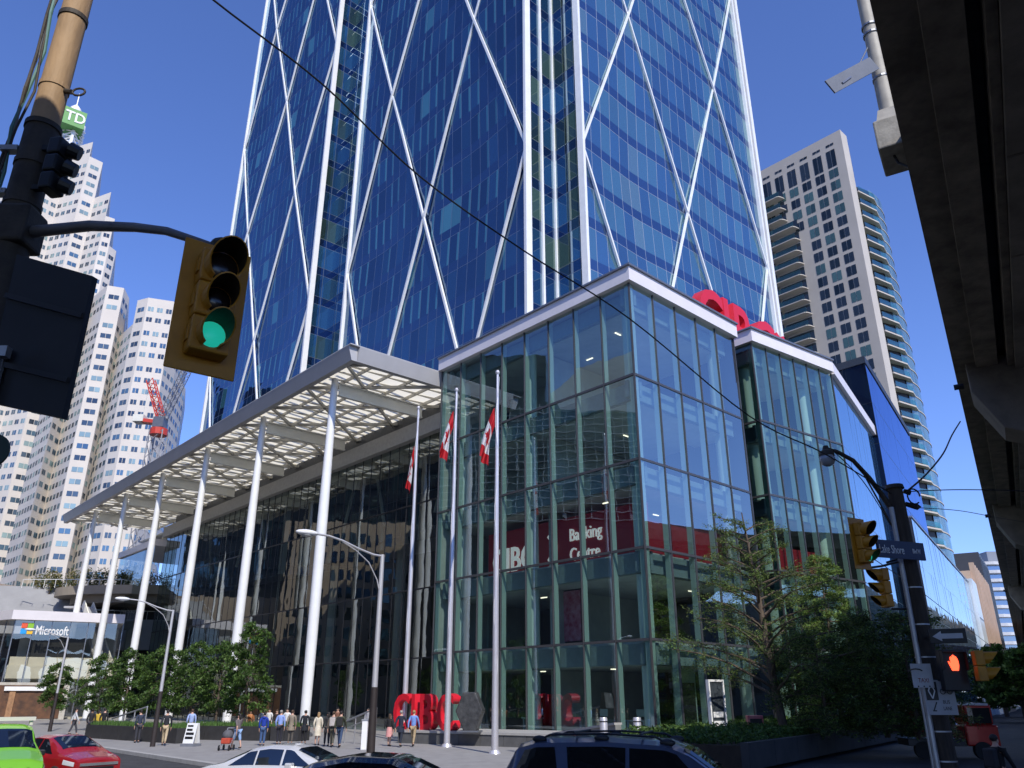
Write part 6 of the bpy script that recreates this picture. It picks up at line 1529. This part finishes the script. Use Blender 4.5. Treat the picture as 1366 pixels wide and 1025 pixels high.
# ================================================================ VEHICLES
def paint(name, c, rough=.25, metal=.2): return mat(name, c, rough, metal, var=.03, scale=1, coat=.8)
M_wg = mirror('car_glass', (.006, .008, .010), .08, 1, (.8, .9, 1), wd=0, var=.1)
M_tyre = mat('tyre', (.02, .02, .02), .8, var=.2)
def sm(t): t = min(1, max(0, t)); return t*t*(3-2*t)
def lin(tab, x):
    for (a, u), (b, v) in zip(tab, tab[1:]):
        if x <= b: return u+(v-u)*(x-a)/(b-a)
    return tab[-1][1]
def vehicle(name, label, cat, pos, head, prof, belt, L, W, mp, win, wheels, H0=.28, rack=False, roofpart=None, lights=True, nose=None):
    """car pointing along local +x; prof = centre-line height, belt = shoulder height, as tables over x"""
    T = thing(name, (pos[0], pos[1], pos[2] if len(pos) > 2 else 0), label, cat); M = Matrix.Translation(T.location) @ Matrix.Rotation(R(90-head), 4, 'Z')
    hw = lambda x: W/2*(1-.16*(abs(2*x/L-1)**5))*(1-.05*(abs(2*x/L-1)))
    def S(x, r, off=0):
        t = lin(prof, x); b = min(lin(belt, x), t-.01); w = hw(x); tum = .16*min(1, (t-b)/.45)*W/1.8*1.25
        seg = [(w*.93, H0), (w, H0+.14), (w*1.0, (H0+b)*.55), (w*.985, b-.07), (w*.955, b), (w*.955-tum*.55, b+(t-b)*.5), (w*.955-tum, t-.05-(.03 if t-b > .1 else 0)), (w*.55-tum*.2, t-.012), (0, t)]
        k = r*8; i = min(7, int(k)); f = k-i; a, c = seg[i], seg[i+1]
        y = a[0]+(c[0]-a[0])*f; z = a[1]+(c[1]-a[1])*f
        if off:
            dy, dz = c[1]-a[1], -(c[0]-a[0]); l = sqrt(dy*dy+dz*dz) or 1; y += dy/l*off; z += dz/l*off
        return y, z
    def patch(m, x0, x1, r0, r1, sgn, off=0, nx=10, nr=4, mi=0):
        for i in range(nx):
            for j in range(nr):
                xa, xb = [x0(rr) if callable(x0) else x0 for rr in (0, 0)], None
                def X(u, rr):
                    a = x0(rr) if callable(x0) else x0; b = x1(rr) if callable(x1) else x1; return a+(b-a)*u
                q = []
                for u, v in ((i/nx, j/nr), ((i+1)/nx, j/nr), ((i+1)/nx, (j+1)/nr), (i/nx, (j+1)/nr)):
                    rr = r0+(r1-r0)*v; x = X(u, v); y, z = S(x, rr, off); q.append((x-L/2, y*sgn, z))
                if sgn > 0: q.reverse()
                m.face(q, mi)
    m = MB(); nx = 64
    for s in (1, -1):
        for i in range(nx):
            for j in range(32):
                q = []
                for u, v in ((i, j), (i+1, j), (i+1, j+1), (i, j+1)):
                    x = L*u/nx; y, z = S(x, v/32); q.append((x-L/2, y*s, z))
                if s > 0: q.reverse()
                m.face(q)
    for x in (0, L):
        q = [(x-L/2, S(x, j/8)[0], S(x, j/8)[1]) for j in range(9)]; q += [(a, -b, c) for a, b, c in reversed(q[:-1])]
        m.face(q if x == 0 else list(reversed(q)))
    m.xform(M); bd = m.build('body', mp, T)
    bm = bmesh.new(); bm.from_mesh(bd.data); bmesh.ops.remove_doubles(bm, verts=bm.verts, dist=.002); bmesh.ops.recalc_face_normals(bm, faces=bm.faces); bm.to_mesh(bd.data); bm.free()
    bd.data.polygons.foreach_set('use_smooth', [True]*len(bd.data.polygons)); bd.data.set_sharp_from_angle(angle=R(35))
    for kind, x0, x1, r0, r1 in win:
        if kind == 'side':
            for s in (1, -1):
                m = MB(); patch(m, x0, x1, r0, r1, s, .008, 10, 5); m.xform(M); m.build('window', M_wg, T, smooth=True)
        else:
            m = MB()
            for s in (1, -1): patch(m, x0, x1, r0, r1, s, .010, 8, 8)
            m.xform(M); m.build('windshield' if kind == 'front' else 'rear_window', M_wg, T, smooth=True)
    for x in wheels:
        for s in (1, -1):
            c = V((x-L/2, s*(W/2-.12), .33)); m = MB(); m.tube([c+V((0, -.12*s, 0)), c+V((0, .10*s, 0)), c+V((0, .13*s, 0))], [.33, .33, .30], 24); m.xform(M); ty = m.build('tyre', M_tyre, T, smooth='auto')
            m = MB(); m.tube([c+V((0, .131*s, 0)), c+V((0, .145*s, 0))], [.21, .19], 20); m.xform(M); m.build('rim', M_gal, ty)
    for s in (1, -1):
        xm = [w_ for w_ in win if w_[0] == 'front'][0][1]
        xm = (xm(0) if callable(xm) else xm)-.02
        m = MB(); m.box((xm-L/2-.10, s*(W/2-.06), lin(belt, xm)-.02), (xm-L/2+.08, s*(W/2+.14), lin(belt, xm)+.13)); m.xform(M); m.build('mirror', mp if name != 'taxi' else M_black, T, bevel=.03)
        if lights:
            m = MB(); patch(m, L-.55, L-.08, .30, .42, s, .010, 6, 3); m.xform(M); m.build('headlight', mat('headlight_glass', (.6, .62, .65), .1, var=0), T, smooth=True)
            m = MB(); patch(m, .05, .28, .30, .46, s, .010, 6, 3); m.xform(M); m.build('tail_light', bpy.data.materials.get('tail_red') or mat('tail_red', (.4, .01, .01), .2, var=0), T, smooth=True)
    m = MB(); m.box((L/2-.06, -W*.28, .45), (L/2+.012, W*.28, .62)); m.xform(M); m.build('grille', M_black, T, bevel=.01)
    if rack:
        for s in (1, -1):
            x0, x1 = rack; m = MB(); pts = []
            for i in range(12):
                x = x0+(x1-x0)*i/11; y, z = S(x, .80); pts.append((x-L/2, s*y, z+.02+.075*min(1, 4*sin(pi*i/11))))
            m.tube(pts, .018, 8); m.xform(M); m.build('roof_rail', M_black, T)
            for x in (x0, (x0+x1)/2, x1):
                y, z = S(x, .80); m = MB(); m.ball((x-L/2, s*y, z+.03), .13, .04, .06, 10); m.xform(M); m.build('rail_foot', M_black, T, smooth=True)
        for x in (x0+(x1-x0)*.28, x0+(x1-x0)*.8):
            y, z = S(x, .80); m = MB(); m.tube([(x-L/2, -y, z+.12), (x-L/2, y, z+.12)], .018, 8); m.xform(M); m.build('cross_bar', M_black, T)
    return T, M, S, patch
def vehicles():
    sedan = [(0, .80), (.12, .93), (.65, 1.02), (1.55, 1.38), (2.1, 1.46), (2.7, 1.44), (3.35, 1.20), (3.75, 1.00), (4.4, .86), (4.65, .70)]
    sb = [(0, .78), (.6, .93), (3.6, .93), (4.5, .80), (4.65, .66)]
    swin = [('side', lambda v: 1.02+.45*v, lambda v: 1.75, .53, .735), ('side', lambda v: 1.80, lambda v: 2.50, .53, .735), ('side', lambda v: 2.56, lambda v: 3.42-.62*v, .53, .735),
            ('front', 2.86, 3.62, .80, 1.0), ('rear', .80, 1.42, .80, 1.0)]
    c = P(383, 1000, 23)
    T, M, S, pt = vehicle('white_sedan', 'white sedan with dark windows crossing at lower left of centre', 'car', (c.x+.1, 23, 0), 104, sedan, sb, 4.65, 1.8, paint('paint_white', (.66, .66, .66)), swin, (.85, 3.75))
    c = P(512, 1010, 13.5)
    vehicle('black_sedan', 'glossy black-blue sedan in the foreground with only its roof in view', 'car', (c.x-.1, 13.5, 0), 96, [(a*1.09, b*1.23) for a, b in sedan], [(a*1.09, b*1.23) for a, b in sb], 5.08, 1.98, paint('paint_black', (.006, .009, .018), .12, .4), [(k, (lambda v, f=x0: (f(v) if callable(f) else f)*1.09), (lambda v, f=x1: (f(v) if callable(f) else f)*1.09), r0, r1) if k == 'side' else (k, x0*1.09, x1*1.09, r0, r1) for k, x0, x1, r0, r1 in swin], (.95, 4.05))
    suv = [(0, .95), (.06, 1.10), (.42, 1.66), (.75, 1.74), (1.8, 1.77), (2.7, 1.73), (3.05, 1.60), (3.75, 1.12), (4.5, 1.0), (4.72, .78)]
    ub = [(0, .93), (.4, 1.02), (3.7, 1.03), (4.6, .92), (4.72, .74)]
    uwin0 = [('side', lambda v: .34+.22*v, lambda v: 1.12-.08*v, .535, .725), ('side', lambda v: 1.28-.05*v, lambda v: 2.12, .535, .725), ('side', lambda v: 2.18, lambda v: 3.36-.50*v, .535, .725),
            ('front', 2.95, 3.66, .80, 1.0), ('rear', .12, .36, .80, 1.0)]
    uwin = [(k, (lambda v, f=x0: (f(v) if callable(f) else f)*1.1), (lambda v, f=x1: (f(v) if callable(f) else f)*1.1), r0, r1) if k == 'side' else (k, x0*1.1, x1*1.1, r0, r1) for k, x0, x1, r0, r1 in uwin0]
    c = P(808, 1010, 14.5)
    vehicle('dark_wagon', 'dark blue-grey sport utility car with black roof rails at bottom centre right', 'car', (c.x+.75, 14.6, 0), 108, [(a*1.1, b*1.13) for a, b in suv], [(a*1.1, b*1.13) for a, b in ub], 5.2, 1.98, paint('paint_slate', (.09, .11, .17), .3, .5), uwin, (.85, 3.8), rack=(.85, 3.0))
    # red hatchback facing the camera at lower left
    c = P(88, 1000, 28)
    T, M, S, pt = vehicle('red_hatchback', 'red compact car facing right with a bright headlight at lower left behind the green taxi', 'car', (c.x-.2, 28, 0), 122, [(a, b*1.02) for a, b in sedan], sb, 4.5, 1.82, paint('paint_red', (.36, .012, .018)), [(k, (lambda v, f=x0: (f(v) if callable(f) else f)*4.5/4.65), (lambda v, f=x1: (f(v) if callable(f) else f)*4.5/4.65), r0, r1) if k == 'side' else (k, x0*4.5/4.65, x1*4.5/4.65, r0, r1) for k, x0, x1, r0, r1 in swin], (.85, 3.65))
    m = MB(); m.box((4.5/2-.02, -.62, .66), (4.5/2+.03, .62, .74)); m.xform(M); m.build('chrome_strip', mat('chrome', (.7, .7, .7), .15, .9, var=0), T)
    # green taxi with roof rack bar
    c = P(0, 1000, 24)
    gt = paint('paint_lime', (.20, .52, .02))
    tx = [(0, .9), (.1, 1.1), (.5, 1.55), (1.0, 1.62), (2.3, 1.63), (2.75, 1.52), (3.6, 1.10), (4.3, .92), (4.5, .72)]
    tb = [(0, .9), (.4, .98), (3.5, .98), (4.4, .84), (4.5, .7)]
    T, M, S, pt = vehicle('taxi', 'bright lime green taxi van nose-in at the lower left corner', 'taxi', (c.x-.3, 24.5, 0), 140, [(a, b*1.16) for a, b in tx], [(a, b*1.1) for a, b in tb], 4.5, 1.85, gt, [('side', lambda v: .5+.1*v, lambda v: 1.35, .535, .72), ('side', lambda v: 1.42, lambda v: 2.2, .535, .72), ('side', lambda v: 2.26, lambda v: 3.2-.5*v, .535, .72), ('front', 2.72, 3.5, .78, 1.0), ('rear', .12, .45, .8, 1.0)], (.85, 3.6))
    m = MB(); m.box((-.2, -.75, 1.97), (.0, .75, 2.07)); m.box((-.15, -.7, 1.85), (-.05, -.62, 1.97)); m.box((-.15, .62, 1.85), (-.05, .7, 1.97)); m.xform(M); m.build('roof_sign', mat('sign_cream', (.6, .58, .5), .4, var=0), T)
    m = MB(); m.hexa([M @ V((1.62+.30*cos(t*.524), .42*sin(t*.524), 1.02-.05*cos(t*.524))) for t in range(12)], [M @ V((1.62+.30*cos(t*.524), .42*sin(t*.524), 1.055-.13*cos(t*.524))) for t in range(12)]); m.build('bonnet_emblem', mat('emblem_pale', (.45, .62, .35), .5, var=0), T)
    # red maintenance vehicle behind the right pole
    c = P(1284, 985, 39)
    T = thing('maintenance_truck', (c.x, c.y, 0), 'small red maintenance truck with raised beige panel in the shade behind the right pole', 'truck')
    F = Fr(c.x-1.2, c.y, 100, 1); mr = paint('truck_red', (.42, .02, .015))
    m = MB(); F.box(m, 1.3, 2.7, -1.8, 0, .55, 1.45); F.box(m, 1.45, 2.6, -1.7, -.1, 1.45, 2.3); m.build('cab', mr, T, bevel=.08)
    m = MB(); F.box(m, 1.55, 2.5, -.09, -.07, 1.5, 2.15); m.build('window', M_wg, T)
    m = MB(); F.box(m, -1.2, 1.25, -1.8, 0, .55, .85); m.build('bed', M_dark, T, bevel=.02)
    m = MB(); m.bar(F.pt(-.9, -.1, 1.5), F.pt(.9, -.1, 1.75), .08, 1.3); m.build('tool_panel', mat('tool_beige', (.30, .22, .15), .7, c2=(.15, .09, .06), scale=3), T)
    m = MB(); m.bar(F.pt(-.95, 0, 2.0), F.pt(-.6, 0, 1.1), .1, .3); m.build('red_post', mr, T)
    for x in (-.6, 1.9):
        m = MB(); m.tube([F.pt(x, -.25, .38), F.pt(x, .04, .38)], .37, 20); m.build('tyre', M_tyre, T)
    m = MB(); m.bar(F.pt(-.9, .3, 2.35), F.pt(2.4, .1, 2.3), .1, .1); m.build('beacon_rail', M_gal, T)
    for k, x in enumerate((.6, 2.3)): m = MB(); q = F.pt(x, .1, 2.4); m.lathe(q, [(.07, 0), (.07, .12), (.02, .16)], 10); m.build('beacon', M_gal, T)
vehicles()
index_kids()
